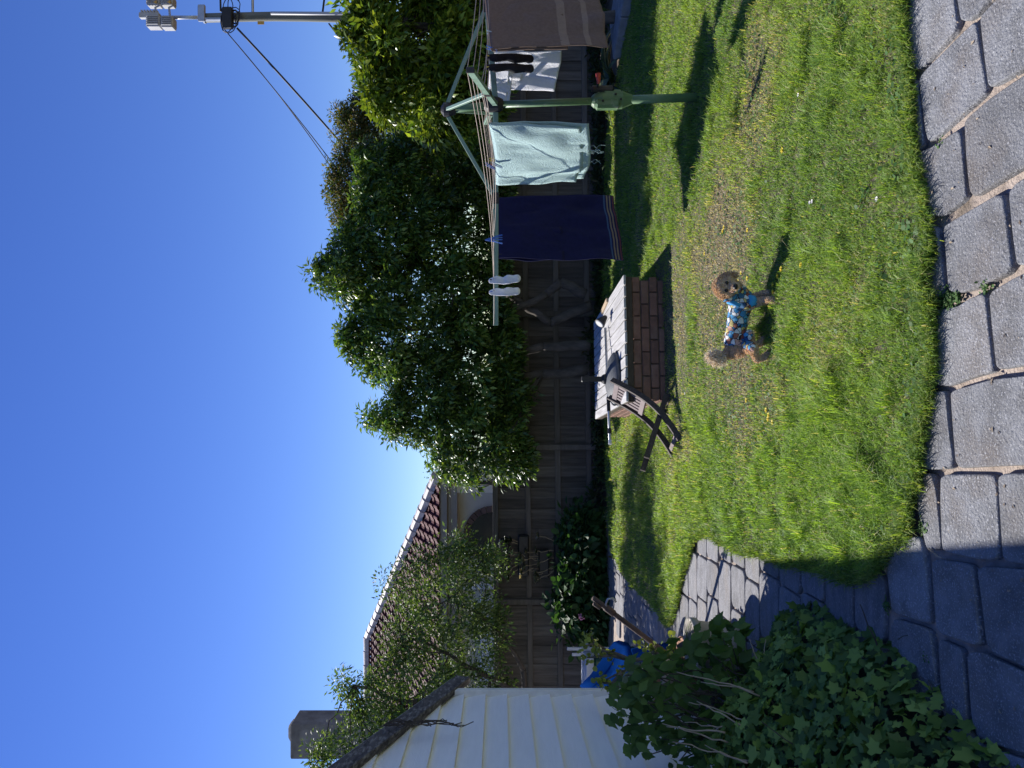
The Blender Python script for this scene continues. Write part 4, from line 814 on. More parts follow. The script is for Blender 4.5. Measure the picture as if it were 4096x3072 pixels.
def towel(name, label, P0, P1, drop, back, m, fold=.012, nf=2.5, skew=0., taper=0., group=None, hem=0.004, sagd=.0, seed=0, nu=34, nv=46, flare=0., wav=1.0, cat='towel', wr_amt=1.0):
    P0, P1 = Vector(P0), Vector(P1); d = P1 - P0; W_ = d.length; dh = Vector((d.x, d.y, 0)).normalized(); out = Vector((dh.y, -dh.x, 0))
    if out.y > 0: out = -out                      # towards the camera
    R = random.Random(seed); ph = [R.uniform(0, 6.28) for _ in range(6)]; vs = []; fs = []
    tot = drop + back
    for j in range(nv + 1):
        s = j / nv * tot - back                   # <0 back flap, >0 front
        dep = abs(s)
        for i in range(nu + 1):
            t_ = i / nu; base = P0.lerp(P1, t_) - Z3 * (sagd * 4 * t_ * (1 - t_)); g = min(1, dep / .25)
            wr1 = vnoise(t_ * 3.1 + seed, dep * 2.3 + (s > 0) * 5, 1.7, 40 + seed) - .5; wr2 = vnoise(t_ * 9 + seed, dep * 4 + (s > 0) * 3, 1.6, 60 + seed) - .5
            wv_ = (.05 * float(wr1) + .018 * float(wr2)) * g * wr_amt + fold * g * (math.sin(t_ * nf * 6.283 + ph[0] + dep * 1.3) + .5 * math.sin(t_ * nf * 13 + ph[1] - dep * 2.5) * wav) * (.5 + dep) + .02 * dep * math.sin(t_ * 3 + ph[2])
            o_f = .007 * (1 if s > 0 else -1) * min(1, dep / .01)
            xs = (t_ - .5) * (-taper * dep) + skew * dep
            p_ = base + out * (o_f + wv_ + (flare * dep if s > 0 else -flare * dep)) + dh * xs - Z3 * (dep + (.012 * math.sin(t_ * 5 + ph[3]) * dep)) + Z3 * .006 * (1 - min(1, dep / .01))
            vs.append(p_)
    k = nu + 1
    for j in range(nv):
        for i in range(nu): fs.append((j * k + i, j * k + i + 1, (j + 1) * k + i + 1, (j + 1) * k + i))
    b = MB(); b.add(vs, fs); o = b.build(name, m, None, True); md = o.modifiers.new('thickness', 'SOLIDIFY'); md.thickness = .006; md.offset = 0
    tag(o, label, cat, group); return o, vs, k, nv, out
def band(o_t, vs, k, nv, out, j0, j1, m, name='woven_band', eps=.0045):
    sub = []; fs = []; sgn = out * eps
    for j in range(j0, j1 + 1):
        for i in range(k): sub.append(Vector(vs[j * k + i]) + sgn)
    for j in range(j1 - j0):
        for i in range(k - 1): fs.append((j * k + i, j * k + i + 1, (j + 1) * k + i + 1, (j + 1) * k + i))
    b = MB(); b.add(sub, fs); b.build(name, m, o_t, True)
sg = .07
nvT = towel('navy_towel', 'dark navy bath towel with striped hem hanging from the hoist', cordp(3, 0, .985, .42, sg), cordp(3, 0, .985, .715, sg), 1.13, .60, M['navy'], .010, 1.6, seed=3, taper=-.03, nv=64)
nvj = 64
for j0, j1, mm in ((60, 61, 'navyblue'), (61, 62, 'navystripe'), (62, 63, 'navystripe'), (63, 64, 'navyred')):
    o_t, vs, k, nv, out = nvT; sub = [Vector(p_) for p_ in vs]
    lo_, hi_ = [], []
    b = MB(); P_ = []
    for i in range(k):
        a_, c_ = sub[j0 * k + i], sub[j1 * k + i]; P_ += [a_.lerp(c_, .25) + out * .0045, a_.lerp(c_, .75) + out * .0045]
    b.add(P_, [(2 * i, 2 * i + 1, 2 * i + 3, 2 * i + 2) for i in range(k - 1)]); b.build('hem_stripe', M[mm], o_t)
aqT = towel('aqua_towel', 'pale aqua terry towel with frayed hem beside the hoist pole', cordp(0, 1, .42, .18, .11), cordp(0, 1, .58, .80, .09), .64, .70, M['aqua'], .006, 1.1, seed=5, taper=.05, nv=50, sagd=.02)
o_t, vs, k, nv, out = aqT
b = MB()
for q in range(14):
    i = random.randrange(k // 3, k); p_ = Vector(vs[(nv if q % 2 else 0) * k + i]); pts = [p_]; L_ = random.uniform(.02, .11)
    for j in range(1, 6): pts.append(p_ + Vector((random.uniform(-.012, .012), random.uniform(-.01, .01), -L_ * j / 5)))
    b.tube(pts, .0012, 4)
b.build('loose_threads', M['aqua'], o_t)
brT = towel('brown_towel', 'large dark brown bath towel with two woven bands on the hoist', cordp(1, 2, .5, .345, .12), cordp(1, 2, .5, .97, .12), .84, .55, M['brown'], .014, 1.8, seed=8, taper=.0, nv=70)
o_t, vs, k, nv, out = brT; band(o_t, vs, k, nv, out, 53, 56, M['brownband']); band(o_t, vs, k, nv, out, 62, 64, M['brownband'])
whT = towel('white_towel', 'white hand towel behind the black socks on the hoist', cordp(2, 3, .93, .65, .12), cordp(2, 3, .93, .83, .12), .62, .28, M['whitecloth'], .006, 1.5, seed=12, nv=44, sagd=.015)
whf = towel('white_cloth', 'small folded white cloth pegged over the top of the white hand towel', cordp(2, 3, .80, .68, .10), cordp(2, 3, .80, .86, .10), .17, .2, M['whitecloth'], .012, 1.2, seed=14, nv=22, skew=.3, cat='cloth')

def remeshed(name, spheres, vox, m, parent=None, smooth=6, fac=.5, sx=None):
    b = MB()
    for c_, r_ in spheres: b.ball(c_, r_, 12, 8)
    me = b.mesh('tmp'); o = bpy.data.objects.new('tmp', me); COL.objects.link(o)
    r_ = o.modifiers.new('r', 'REMESH'); r_.mode = 'VOXEL'; r_.voxel_size = vox
    s_ = o.modifiers.new('s', 'SMOOTH'); s_.iterations = smooth; s_.factor = fac
    dg = bpy.context.evaluated_depsgraph_get(); me2 = bpy.data.meshes.new_from_object(o.evaluated_get(dg)); bpy.data.objects.remove(o); bpy.data.meshes.remove(me); me2.materials.clear()
    return link(name, me2, m, parent, True) if name else me2
def chain(pts, n=10):
    out = []
    for (p, r0), (q, r1) in zip(pts[:-1], pts[1:]):
        p, q = Vector(p), Vector(q)
        for i in range(n): out.append((p.lerp(q, i / n), r0 + (r1 - r0) * i / n if not isinstance(r0, tuple) else tuple(a + (c - a) * i / n for a, c in zip(r0, r1))))
    out.append((Vector(pts[-1][0]), pts[-1][1])); return out
def sock(label, p, L_, m, dirv, group, toe=1):
    p = Vector(p); d = Vector(dirv)
    pts = [(p + Z3 * .03 - d * .01, (.022, .012, .012)), (p - Z3 * L_ * .12 + d * .02, (.034, .018, .02)), (p - Z3 * L_ * .4 - d * .015, (.028, .02, .03)), (p - Z3 * L_ * .58 + d * .03, (.038, .024, .034)), (p - Z3 * L_ * .8 + d * .035, (.030, .02, .03)), (p - Z3 * L_ * .93 + d * .05, (.033, .02, .03))]
    o = remeshed('sock', chain(pts, 6), .006, m, None, 5); tag(o, label, 'sock', group); return o
p = cordp(0, 1, 1, .245, .05); sock('white ankle sock on the outer hoist line, nearer the pole', p, .195, M['whitesock'], (.3, -.2, 0), 'white socks')
p = cordp(0, 1, 1, .185, .05); sock('white ankle sock on the outer hoist line, nearer the arm tip', p, .195, M['whitesock'], (.2, .2, 0), 'white socks')
sk1 = cordp(1, 2, .34, .50, .1); sk2 = cordp(1, 2, .34, .365, .1)
sock('black sock hanging against the brown towel edge', sk1, .31, M['blacksock'], (-.3, -.2, 0), 'black socks'); sock('black sock hanging beside the folded white cloth', sk2, .31, M['blacksock'], (-.3, -.2, 0), 'black socks')

PEG = {}
def peg(label, p, colr, tilt=0., spread=.012):
    key = colr
    if key not in PEG: PEG[key] = mat('peg_%d' % len(PEG), colr, rough=.45)
    p = Vector(p); t_ = thing('clothes_peg', label, 'peg', p, 'clothes pegs on the hoist'); a_ = Vector((.5, -.86, 0)); side = Vector((.86, .5, 0)); up_v = (Z3 + a_ * tilt * .5 + side * tilt).normalized(); nrm_ = a_
    for s_ in (-1, 1):
        b = MB(); b.beam(p - up_v * .052 + nrm_ * s_ * .004, p + up_v * .03 + nrm_ * s_ * spread, .011, .006, nrm_, .002); b.build('prong', PEG[key], t_)
    b = MB(); b.tube([p - side * .007, p + side * .007], .006, 8); b.build('spring', M['galv'], t_)
Rd, Bl, Yl, Wh, Tl, Gn, Db, Bk = (.5, .05, .05), (.06, .16, .5), (.6, .45, .06), (.7, .7, .68), (.05, .35, .4), (.3, .5, .08), (.08, .14, .35), (.02, .02, .022)
peg('white peg at the right top corner of the navy towel', cordp(3, 0, .985, .45, sg), Wh); peg('blue peg clipped on the line left of the aqua towel', cordp(0, 1, .72, .62, .05), Db, .5)
peg('dark peg at the middle of the navy towel top', cordp(3, 0, .985, .60, sg), Bk); peg('dark peg at the left top corner of the navy towel', cordp(3, 0, .985, .70, sg), Bk)
peg('pale blue-grey peg in the middle of the aqua towel top', cordp(0, 1, .5, .47, .11), (.4, .5, .55), .4)
peg('yellow peg on the line above the aqua towel', cordp(0, 1, .34, .3, .05), Yl); peg('red peg on the line beside the yellow peg', cordp(0, 1, .34, .22, .05), Rd); peg('bright blue peg tucked below the yellow peg', cordp(3, 0, .34, .5, .05) - Z3 * .02, Bl)
peg('red peg near the hub above the aqua towel', cordp(3, 0, .34, .2, .05), Rd); peg('lime green peg near the hub above the aqua towel', cordp(3, 0, .46, .3, .05), Gn)
peg('yellow peg at the top of the black sock', sk2 + Z3 * .005, Yl, -.3); peg('yellow peg at the top of the black sock next to brown towel', sk1 + Z3 * .005, Yl, .2)
peg('teal peg at the top of the folded white cloth', cordp(2, 3, .80, .82, .10), Tl, .5); peg('red peg at the corner of the folded white cloth', cordp(2, 3, .80, .87, .10), Rd, .2)
peg('blue peg on the near corner of the brown towel', cordp(1, 2, .5, .36, .12), Bl, .3); peg('pale grey-blue peg on the brown towel top edge', cordp(1, 2, .5, .5, .12), (.35, .45, .5), .3); peg('aqua peg clipped to the line above the brown towel', cordp(1, 2, .86, .5, .06), (.2, .5, .48), -.2)
peg('yellow peg clipped to the line right of the hub', cordp(2, 3, .46, .5, .1), Yl); peg('dark peg holding the white sock nearer the pole', cordp(0, 1, 1, .245, .05), Bk); peg('blue peg holding the white sock nearer the arm tip', cordp(0, 1, 1, .185, .05), Bl)
b = MB(); p = cordp(0, 1, .86, .33, .05)
for k in range(7): branch(b, p + Z3 * .06, p + Vector((random.uniform(-.05, .05), random.uniform(-.04, .04), -.07)), .004, .003, .05, 4, 5)
tag(b.build('blue_string', PEG[Bl]), 'bundle of blue string tied on the line above the navy towel', 'string')

# ------------------------------------------------------------------ dog
HP, CH = Vector((.215, 4.36, 0)), Vector((.50, 4.24, 0)); da = (CH - HP).normalized(); ds = Vector((-da.y, da.x, 0))      # ds points away from the camera
if ds.y < 0: ds = -ds
A = lambda s, sd_, z: HP + da * s + ds * sd_ + Z3 * z
dog = thing('dog', 'small curly apricot dog in a colourful patterned shirt looking at the camera', 'dog', (.36, 4.3, 0))
L0 = (CH - HP).length; head = A(L0 + .085, -.035, .298); G = Vector((-.13, -.98, -.12)).normalized()      # gaze
spine = [(A(-.02, 0, .188), .042), (A(.05, 0, .188), .050), (A(.14, 0, .184), .051), (A(.24, 0, .182), .056), (A(L0 + .005, 0, .185), .058), (A(L0 + .045, -.01, .215), .048), (A(L0 + .075, -.025, .258), .045), (head, .052)]
sp = chain(spine, 6)
fp = lambda sx, sy: gp(sx, sy, .045)
hn = fp(*R4((1215, 1415))); hf = hn + ds * .10 + da * .05; fn = fp(*R4((1290, 660))); ff = fn + ds * .085 + da * .012
def leg_h(paw, side): return [(A(.01, side, .172), .047), (A(.03, side * 1.2, .14), .037), (paw + da * .05 + Z3 * .082 + ds * .0, .024), (paw - da * .022 + Z3 * .056, .016), (paw + da * .0 + Z3 * .005, .019), (paw + da * .022 - Z3 * .012, .019)]
def leg_f(paw, side): return [(A(L0 - .01, side, .165), .040), (A(L0 - .012, side, .12), .027), (paw.lerp(A(L0, side, .1), .45), .020), (paw + Z3 * .02, .017), (paw + G * .016 - Z3 * .010, .022)]
sp += chain(leg_h(hn, -.045), 6) + chain(leg_h(hf, .045), 6) + chain(leg_f(fn, -.04), 6) + chain(leg_f(ff, .04), 6)
hr = Vector((G.y, -G.x, 0)).normalized(); hr = hr if hr.x > 0 else -hr; hu = hr.cross(G).normalized(); hu = hu if hu.z > 0 else -hu
H = lambda r_, f_, u_: head + hr * r_ + G * f_ + hu * u_
sp += [(H(0, .0, .012), .054), (H(0, .02, .028), .042), (H(.02, .02, -.008), .038), (H(-.02, .02, -.008), .038)] + chain([(H(0, .045, -.018), .028), (H(0, .086, -.026), .022)], 5)
for s_ in (-1, 1): sp += chain([(H(.042 * s_, -.008, .022), .018), (H(.062 * s_, -.004, -.012), .020), (H(.064 * s_, .004, -.055), .016)], 5)
tb = A(-.055, 0, .235); sp += chain([(A(-.03, 0, .225), .024), (tb, .020), (A(-.065, .0, .285), .023), (A(-.045, 0, .315), .015)], 6)
body = remeshed('body', sp, .0065, M['skin'], dog, 5, .5)
me = body.data; nvb = len(me.vertices); co = np.zeros(nvb * 3); me.vertices.foreach_get('co', co); co = co.reshape(-1, 3); no = np.zeros(nvb * 3); me.vertices.foreach_get('normal', no); no = no.reshape(-1, 3)
HPn, dan, dsn = np.array(HP), np.array(da), np.array(ds)
def along(P): return (P - HPn) @ dan
def inshirt(P):
    s_ = along(P); q = (P - HPn) @ dsn; z_ = P[:, 2]; sl = s_ + .25 * (z_ - .2)
    bodyz = (z_ > .116 + .12 * np.maximum(0, .12 - s_))
    hd = np.linalg.norm(P - np.array(head) - np.array([0, 0, .0]), axis=1) < .066
    return (sl > .035) & (s_ < L0 + .085) & bodyz & ~hd & (z_ < .30)
# shirt material: busy patches outlined in dark
ms = bpy.data.materials.new('patterned_shirt'); ms.use_nodes = True; t = ms.node_tree; N = t.nodes; Lk = t.links.new; bs = N['Principled BSDF']; bs.inputs['Roughness'].default_value = .85
tc = N.new('ShaderNodeTexCoord'); nz = N.new('ShaderNodeTexNoise'); nz.inputs['Scale'].default_value = 26; mxv = N.new('ShaderNodeMix'); mxv.data_type = 'VECTOR'; mxv.inputs[0].default_value = .022
Lk(tc.outputs['Object'], nz.inputs['Vector']); Lk(tc.outputs['Object'], mxv.inputs[4]); Lk(nz.outputs['Color'], mxv.inputs[5])
v1 = N.new('ShaderNodeTexVoronoi'); v1.inputs['Scale'].default_value = 38; v2 = N.new('ShaderNodeTexVoronoi'); v2.feature = 'DISTANCE_TO_EDGE'; v2.inputs['Scale'].default_value = 38
for v_ in (v1, v2): Lk(mxv.outputs[1], v_.inputs['Vector'])
sx = N.new('ShaderNodeSeparateColor'); Lk(v1.outputs['Color'], sx.inputs[0]); cr_ = N.new('ShaderNodeValToRGB'); e = cr_.color_ramp; e.interpolation = 'CONSTANT'
pal = [(.05, .22, .42), (.7, .72, .72), (.09, .36, .58), (.62, .5, .18), (.04, .14, .28), (.34, .09, .06), (.8, .8, .78), (.62, .36, .27), (.06, .26, .5), (.75, .75, .72), (.4, .14, .09)]
while len(e.elements) < len(pal): e.elements.new(.5)
for i, c_ in enumerate(pal): e.elements[i].position = i / len(pal); e.elements[i].color = (*c_, 1)
Lk(sx.outputs[0], cr_.inputs[0]); lt = N.new('ShaderNodeMath'); lt.operation = 'LESS_THAN'; lt.inputs[1].default_value = .05; Lk(v2.outputs['Distance'], lt.inputs[0])
v3 = N.new('ShaderNodeTexVoronoi'); v3.inputs['Scale'].default_value = 120; Lk(tc.outputs['Object'], v3.inputs['Vector']); lt2 = N.new('ShaderNodeMath'); lt2.operation = 'LESS_THAN'; lt2.inputs[1].default_value = .18; Lk(v3.outputs['Distance'], lt2.inputs[0])
mm_ = N.new('ShaderNodeMath'); mm_.operation = 'MAXIMUM'; Lk(lt.outputs[0], mm_.inputs[0]); Lk(lt2.outputs[0], mm_.inputs[1])
mc = N.new('ShaderNodeMix'); mc.data_type = 'RGBA'; Lk(mm_.outputs[0], mc.inputs[0]); Lk(cr_.outputs[0], mc.inputs[6]); mc.inputs[7].default_value = (.02, .018, .025, 1); Lk(mc.outputs[2], bs.inputs['Base Color'])
M['bluesleeve'] = mat('blue_sleeve', (.05, .33, .68), (.04, .28, .6), 20, .8)
polys = [list(p_.vertices) for p_ in me.polygons]; mask = inshirt(co); keepf = [f for f in polys if all(mask[i] for i in f)]
wr = .004 * np.sin(along(co) * 160 + co[:, 2] * 60)[:, None] * .35
used = sorted({i for f in keepf for i in f}); mp_ = {i: k for k, i in enumerate(used)}; b = MB(); b.add([co[i] + no[i] * (.010 + wr[i]) for i in used], [tuple(mp_[i] for i in f) for f in keepf]); shirt = b.build('shirt', ms, dog, True)
md = shirt.modifiers.new('thickness', 'SOLIDIFY'); md.thickness = .004; md.offset = -1
for paw in (fn, ff):
    b = MB(); q = paw.lerp(A(L0, -.04 if paw is fn else .04, .1), .9); q2 = q + Z3 * .055 - da * .004; b.tube([q + Z3 * .018, q.lerp(q2, .6), q2 + Z3 * .01], [.027, .031, .038], 14, cap=False); o = b.build('sleeve', M['bluesleeve'], shirt, True); md = o.modifiers.new('thickness', 'SOLIDIFY'); md.thickness = .004
b = MB(); b.tube([A(L0 + .03, -.0, .265), A(L0 + .0, -.045, .262), A(L0 - .015, -.085, .21)], [.016, .019, .010], 10); b.build('hood_edge', M['bluesleeve'], shirt, True)
b = MB(); b.ball(H(0, .104, -.018), (.017, .013, .013), 12, 8); b.build('nose', M['nose'], dog, True)
for s_ in (-1, 1): b = MB(); b.ball(H(.023 * s_, .058, .014), .0105, 12, 8); b.build('eye', M['eye'], dog, True)
b = MB(); b.tube([H(-.016, .084, -.040), H(-.008, .094, -.044), H(0, .1, -.041), H(.008, .094, -.044), H(.016, .084, -.040)], .003, 6); b.build('mouth', M['nose'], dog)
# fur
tri = []
for f in polys:
    for i in range(1, len(f) - 1): tri.append((f[0], f[i], f[i + 1]))
tri = np.array(tri); a_, b_, c_ = co[tri[:, 0]], co[tri[:, 1]], co[tri[:, 2]]; ar = np.linalg.norm(np.cross(b_ - a_, c_ - a_), axis=1); pr = ar / ar.sum()
n = 30000; ti = rng.choice(len(tri), n, p=pr); r1, r2 = rng.random((n, 1)), rng.random((n, 1)); fl = (r1 + r2) > 1; r1 = np.where(fl, 1 - r1, r1); r2 = np.where(fl, 1 - r2, r2)
P0 = a_[ti] + r1 * (b_ - a_)[ti] + r2 * (c_ - a_)[ti]; Nn = unit(no[tri[ti, 0]])
ok = ~inshirt(P0); Hn = np.array(head)
fpos = np.array([H(0, .1, -.02), H(.026, .055, .012), H(-.026, .055, .012)])
for q in fpos: ok &= np.linalg.norm(P0 - q, axis=1) > .015
P0, Nn = P0[ok], Nn[ok]; n = len(P0)
tail = (along(P0) < -.03) & (P0[:, 2] > .235); hd = np.linalg.norm(P0 - Hn, axis=1) < .11; face = hd & (((P0 - Hn) @ np.array(G)) > .035)
low = P0[:, 2] < .13
Lf = np.where(tail, .030 + .028 * rng.random(n), np.where(face, .006 + .006 * rng.random(n), np.where(hd, .009 + .010 * rng.random(n), np.where(low, .006 + .006 * rng.random(n), .008 + .009 * rng.random(n)))))
curl = rng.standard_normal((n, 3)); dirs = unit(Nn + .55 * curl + np.where(tail[:, None], [[-.3, 0, .25]], [[0, 0, -.35]])); d2 = unit(dirs + .8 * rng.standard_normal((n, 3)) + np.array([[0, 0, -.35]]))
sdv_ = unit(np.cross(dirs, rng.standard_normal((n, 3)))); wf = .0022 + .0012 * rng.random((n, 1))
V = np.zeros((n, 5, 3)); V[:, 0] = P0 - sdv_ * wf; V[:, 1] = P0 + sdv_ * wf; m_ = P0 + dirs * Lf[:, None] * .55; V[:, 2] = m_ + sdv_ * wf * .8; V[:, 3] = m_ - sdv_ * wf * .8; V[:, 4] = m_ + d2 * Lf[:, None] * .5
base = np.array([.78, .58, .39]); pale = np.array([.88, .77, .62]); dark = np.array([.56, .35, .18])
cf = base * (.75 + .5 * rng.random((n, 1))); cf = np.where(tail[:, None], pale * (.7 + .5 * rng.random((n, 1))), cf); cf = np.where((hd & ~face)[:, None], (base * .75 + dark * .25) * (.7 + .5 * rng.random((n, 1))), cf); cf = np.where(face[:, None], (base * .6 + pale * .4) * (.75 + .4 * rng.random((n, 1))), cf); cf = np.where(low[:, None], (base * .8 + pale * .2) * (.7 + .5 * rng.random((n, 1))), cf)
bI = np.arange(n)[:, None] * 5; T = np.concatenate([bI + [0, 1, 2], bI + [0, 2, 3], bI + [3, 2, 4]], 0); np_mesh('fur', V.reshape(-1, 3), T, M['fur'], dog, np.repeat(cf, 5, 0))

# ------------------------------------------------------------------ near left: ivy, creeper, pots, jade plant, pipe, slide
n = 5200; x = rng.uniform(-2.5, -.95, n); y = rng.uniform(1.7, 4.05, n); c_, s_ = -1.75, 2.85
edge_ = lambda y: -1.09 - .5 * np.maximum(0, y - 3.45) ** 1.3 - .12 * np.maximum(0, 2.6 - y) + .10 * (vnoise(y, y * 0, 2.4, 5) - .5)
dd = edge_(y) - x; k = dd > 0; x, y, dd = x[k], y[k], dd[k]; n = len(x)
hgt = lambda d_, y_: .50 * (1 - np.exp(-np.maximum(d_, 0) * 3.2)) * (.75 + .5 * vnoise(d_ * 2 + 3, y_, 2.2, 8)) * np.clip((4.3 - y_) / .6, .15, 1)
h0 = hgt(dd, y); gx = -(hgt(dd + .03, y) - h0) / .03; gy = (hgt(dd, y + .03) - h0) / .03
pos = np.stack([x, y, .02 + h0 * (1 - .22 * rng.random(n) ** 2) + .02 * rng.random(n)], 1); nr = unit(np.stack([-gx * 1.0, -gy - .25, np.ones(n) * .9], 1) + .5 * rng.standard_normal((n, 3)))
dv_ = unit(np.cross(nr, rng.standard_normal((n, 3)))); dv_[:, 2] -= .35; dv_[:, 0] += .3
ivy = thing('ivy', 'mound of dark green ivy spilling over the shaded pavers', 'ivy', (-1.7, 3.0, 0))
leaves('foliage', 'ivy', pos, dv_, nr, .032 + .05 * rng.random(n) ** 1.5, rcol(n, [(.05, .10, .02), (.09, .17, .03), (.14, .235, .045), (.26, .38, .09)], .35), M['leaf'], ivy)
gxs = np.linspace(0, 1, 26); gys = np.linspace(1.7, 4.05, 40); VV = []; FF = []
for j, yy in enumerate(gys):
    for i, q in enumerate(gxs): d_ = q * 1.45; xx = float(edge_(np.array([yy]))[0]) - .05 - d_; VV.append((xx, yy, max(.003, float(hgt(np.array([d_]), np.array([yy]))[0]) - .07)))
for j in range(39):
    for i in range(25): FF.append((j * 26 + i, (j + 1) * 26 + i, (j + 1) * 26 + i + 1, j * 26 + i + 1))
np_mesh('shade_sheet', np.array(VV), np.array(FF), mat('ivy_shade', (.018, .03, .012), (.03, .028, .02), 30, .95, .8, 60), ivy)  # dark sheet under the leaves; shade of the gaps is put into its colour
for k in range(26):
    b = MB(); i = random.randrange(n); branch(b, (x[i], y[i], .05), (x[i] + random.uniform(-.2, .3), y[i] + random.uniform(-.3, .3), pos[i, 2] + .03), .004, .002, .1, 5, 4); b.build('runner', M['bark2'], ivy)
for (a, c) in (((1760, 690), (1740, 640)), ((1890, 860), (1975, 915)), ((1830, 810), (1700, 620)), ((1590, 440), (1640, 420))):
    b = MB(); p, q = gp(*R7(a), .05), gp(*R7(c), .03); branch(b, p, q, .003, .0015, .06, 6, 4); b.build('runner', M['bark2'], ivy)

# creeper shrub with large toothed leaves in front of the shed wall
poly = [R7(p) for p in [(150, 700), (180, 860), (260, 980), (420, 1010), (560, 1110), (800, 1110), (860, 950), (870, 780), (860, 640), (800, 520), (780, 400), (700, 380), (620, 460), (520, 430), (430, 450), (380, 560), (270, 600), (200, 640)]]
cs = crown_pts(poly, 4.05, .36, 210); nl = 3; cr = thing('creeper_shrub', 'leafy creeper with large toothed dark leaves in front of the white boards', 'shrub', (-2.0, 4.1, 0))
n = len(cs) * nl; ctr = np.repeat(cs, nl, 0); ax0 = unit(np.stack([.6 * rng.standard_normal(len(cs)), -.7 + .4 * rng.standard_normal(len(cs)), .25 + .3 * rng.standard_normal(len(cs))], 1)); ax0 = np.repeat(ax0, nl, 0)
tmp = unit(np.cross(ax0, np.array([[.3, .2, 1.]]))); tm2 = np.cross(ax0, tmp); an = np.tile(np.linspace(-1.5, 1.5, nl), len(cs)) + .5 * rng.standard_normal(n); an += 1.57; ctr = ctr + .03 * rng.standard_normal((n, 3))
dirs = tmp * np.cos(an)[:, None] + tm2 * np.sin(an)[:, None]; dirs[:, 2] -= .75
leaves('foliage', 'creeper', ctr, dirs, ax0 + .25 * rng.standard_normal((n, 3)), .06 + .065 * rng.random(n), rcol(n, [(.05, .11, .03), (.075, .15, .04), (.11, .195, .05)]), M['leaf'], cr)
b = MB()
for i in range(0, len(cs), 3): branch(b, (-1.95 + random.uniform(-.15, .25), 4.05 + random.uniform(-.2, .15), .1), cs[i], .006, .003, .07, 7, 5)
b.build('stems', M['bark2'], cr)
canes = thing('dry_canes', 'bare pale dry canes arching out above the ivy', 'canes', (-1.75, 3.6, .2))
for (a, c, Y_) in (((910, 720), (500, 600), 3.5), ((880, 700), (620, 650), 3.55), ((870, 850), (560, 750), 3.5), ((840, 880), (600, 745), 3.45), ((760, 950), (430, 855), 3.5), ((740, 900), (450, 870), 3.4), ((870, 1040), (480, 945), 3.3), ((850, 1050), (640, 960), 3.25), ((1000, 800), (900, 620), 3.5), ((930, 620), (860, 440), 3.7), ((900, 600), (940, 440), 3.7), ((760, 870), (540, 850), 3.6)):
    b = MB(); q0, q1 = pt(*R7(a), Y_), pt(*R7(c), Y_ + .15); branch(b, q0, q1, .0045, .002, .05, 8, 6); b.build('cane', M['twig'], canes, True)

# pots
def pot(name, label, c0, r, h, m, soil=True):
    t_ = thing(name, label, 'pot', c0); b = MB(); b.lathe(c0, [(r * .72, 0), (r * .85, h * .4), (r * .97, h * .86), (r * 1.06, h * .86), (r * 1.08, h), (r * .95, h), (r * .92, h * .9)], 28); b.build('body', m, t_, True)
    b = MB(); b.lathe(Vector(c0) + Vector((0, 0, h * .86)), [(r * .92, 0), (r * .5, .015)], 20); b.build('potting_soil', M['soil'], t_); return t_
pc = gp(2985, 2630); pc = Vector((-1.72, 4.72, .022)); pot('garden_pot', 'round cream pot on the path behind the creeper', pc, .17, .33, M['creampot'])
pot('garden_pot', 'cream pot with small terracotta pots inside beside the shed corner', Vector((-2.22, 5.35, .022)), .19, .42, M['creampot'])
jc = Vector((-1.95, 5.05, .022)); pot('garden_pot', 'terracotta pot holding the jade plant', jc, .16, .3, M['terracotta'])
b = MB()
for k in range(3):
    q = Vector((-2.22 + .06 * (k - 1), 5.30 - .03 * k, .38)); b.lathe(q, [(.035, 0), (.05, .08), (.054, .09)], 14)
tag(b.build('seedling_pot', M['terracotta']), 'small terracotta seedling pots nested in the cream pot', 'pot')
ps = strap('grass_tuft', 'small spiky grass tuft growing in the round cream pot', (pc.x, pc.y, .32), 26, (.12, .24), .006, [(.12, .16, .04), (.2, .2, .08)])
jade = thing('jade_plant', 'branching jade plant with round bright leaf clusters in a pot', 'plant', (jc.x, jc.y, .3)); b = MB(); tips = []
for path in ([(420, 520), (290, 545), (200, 510), (110, 490), (75, 410)], [(290, 545), (180, 520), (60, 530)], [(180, 515), (100, 460), (45, 475)], [(420, 540), (300, 580), (230, 600), (150, 640)], [(230, 605), (180, 660), (120, 650)], [(430, 520), (380, 500), (330, 465)], [(380, 510), (400, 480)], [(480, 500), (485, 430)]):
    pts = [pt(*R7(p), 5.0 + random.uniform(-.08, .08)) for p in path]; k = len(pts); b.tube(pts, [.016 - .011 * i / (k - 1) for i in range(k)], 7); tips += pts[-1:] + pts[-2:-1]
b.tube([jc + Z3 * .28, pt(*R7((480, 520)), 5.0), pt(*R7((420, 525)), 5.0)], [.026, .022, .017], 8); b.build('stem', M['succ_stem'], jade, True)
for c_ in tips:
    n = 16; ps_ = np.array([tuple(c_)]) + .02 * rng.standard_normal((n, 3)); d = rng.standard_normal((n, 3)); d[:, 2] += .6
    leaves('leaf_cluster', 'round', ps_, d, rng.standard_normal((n, 3)) + [[0, 0, .5]], .026 + .016 * rng.random(n), rcol(n, [(.16, .22, .04), (.3, .34, .06), (.12, .16, .04)]), M['sleaf'], jade)
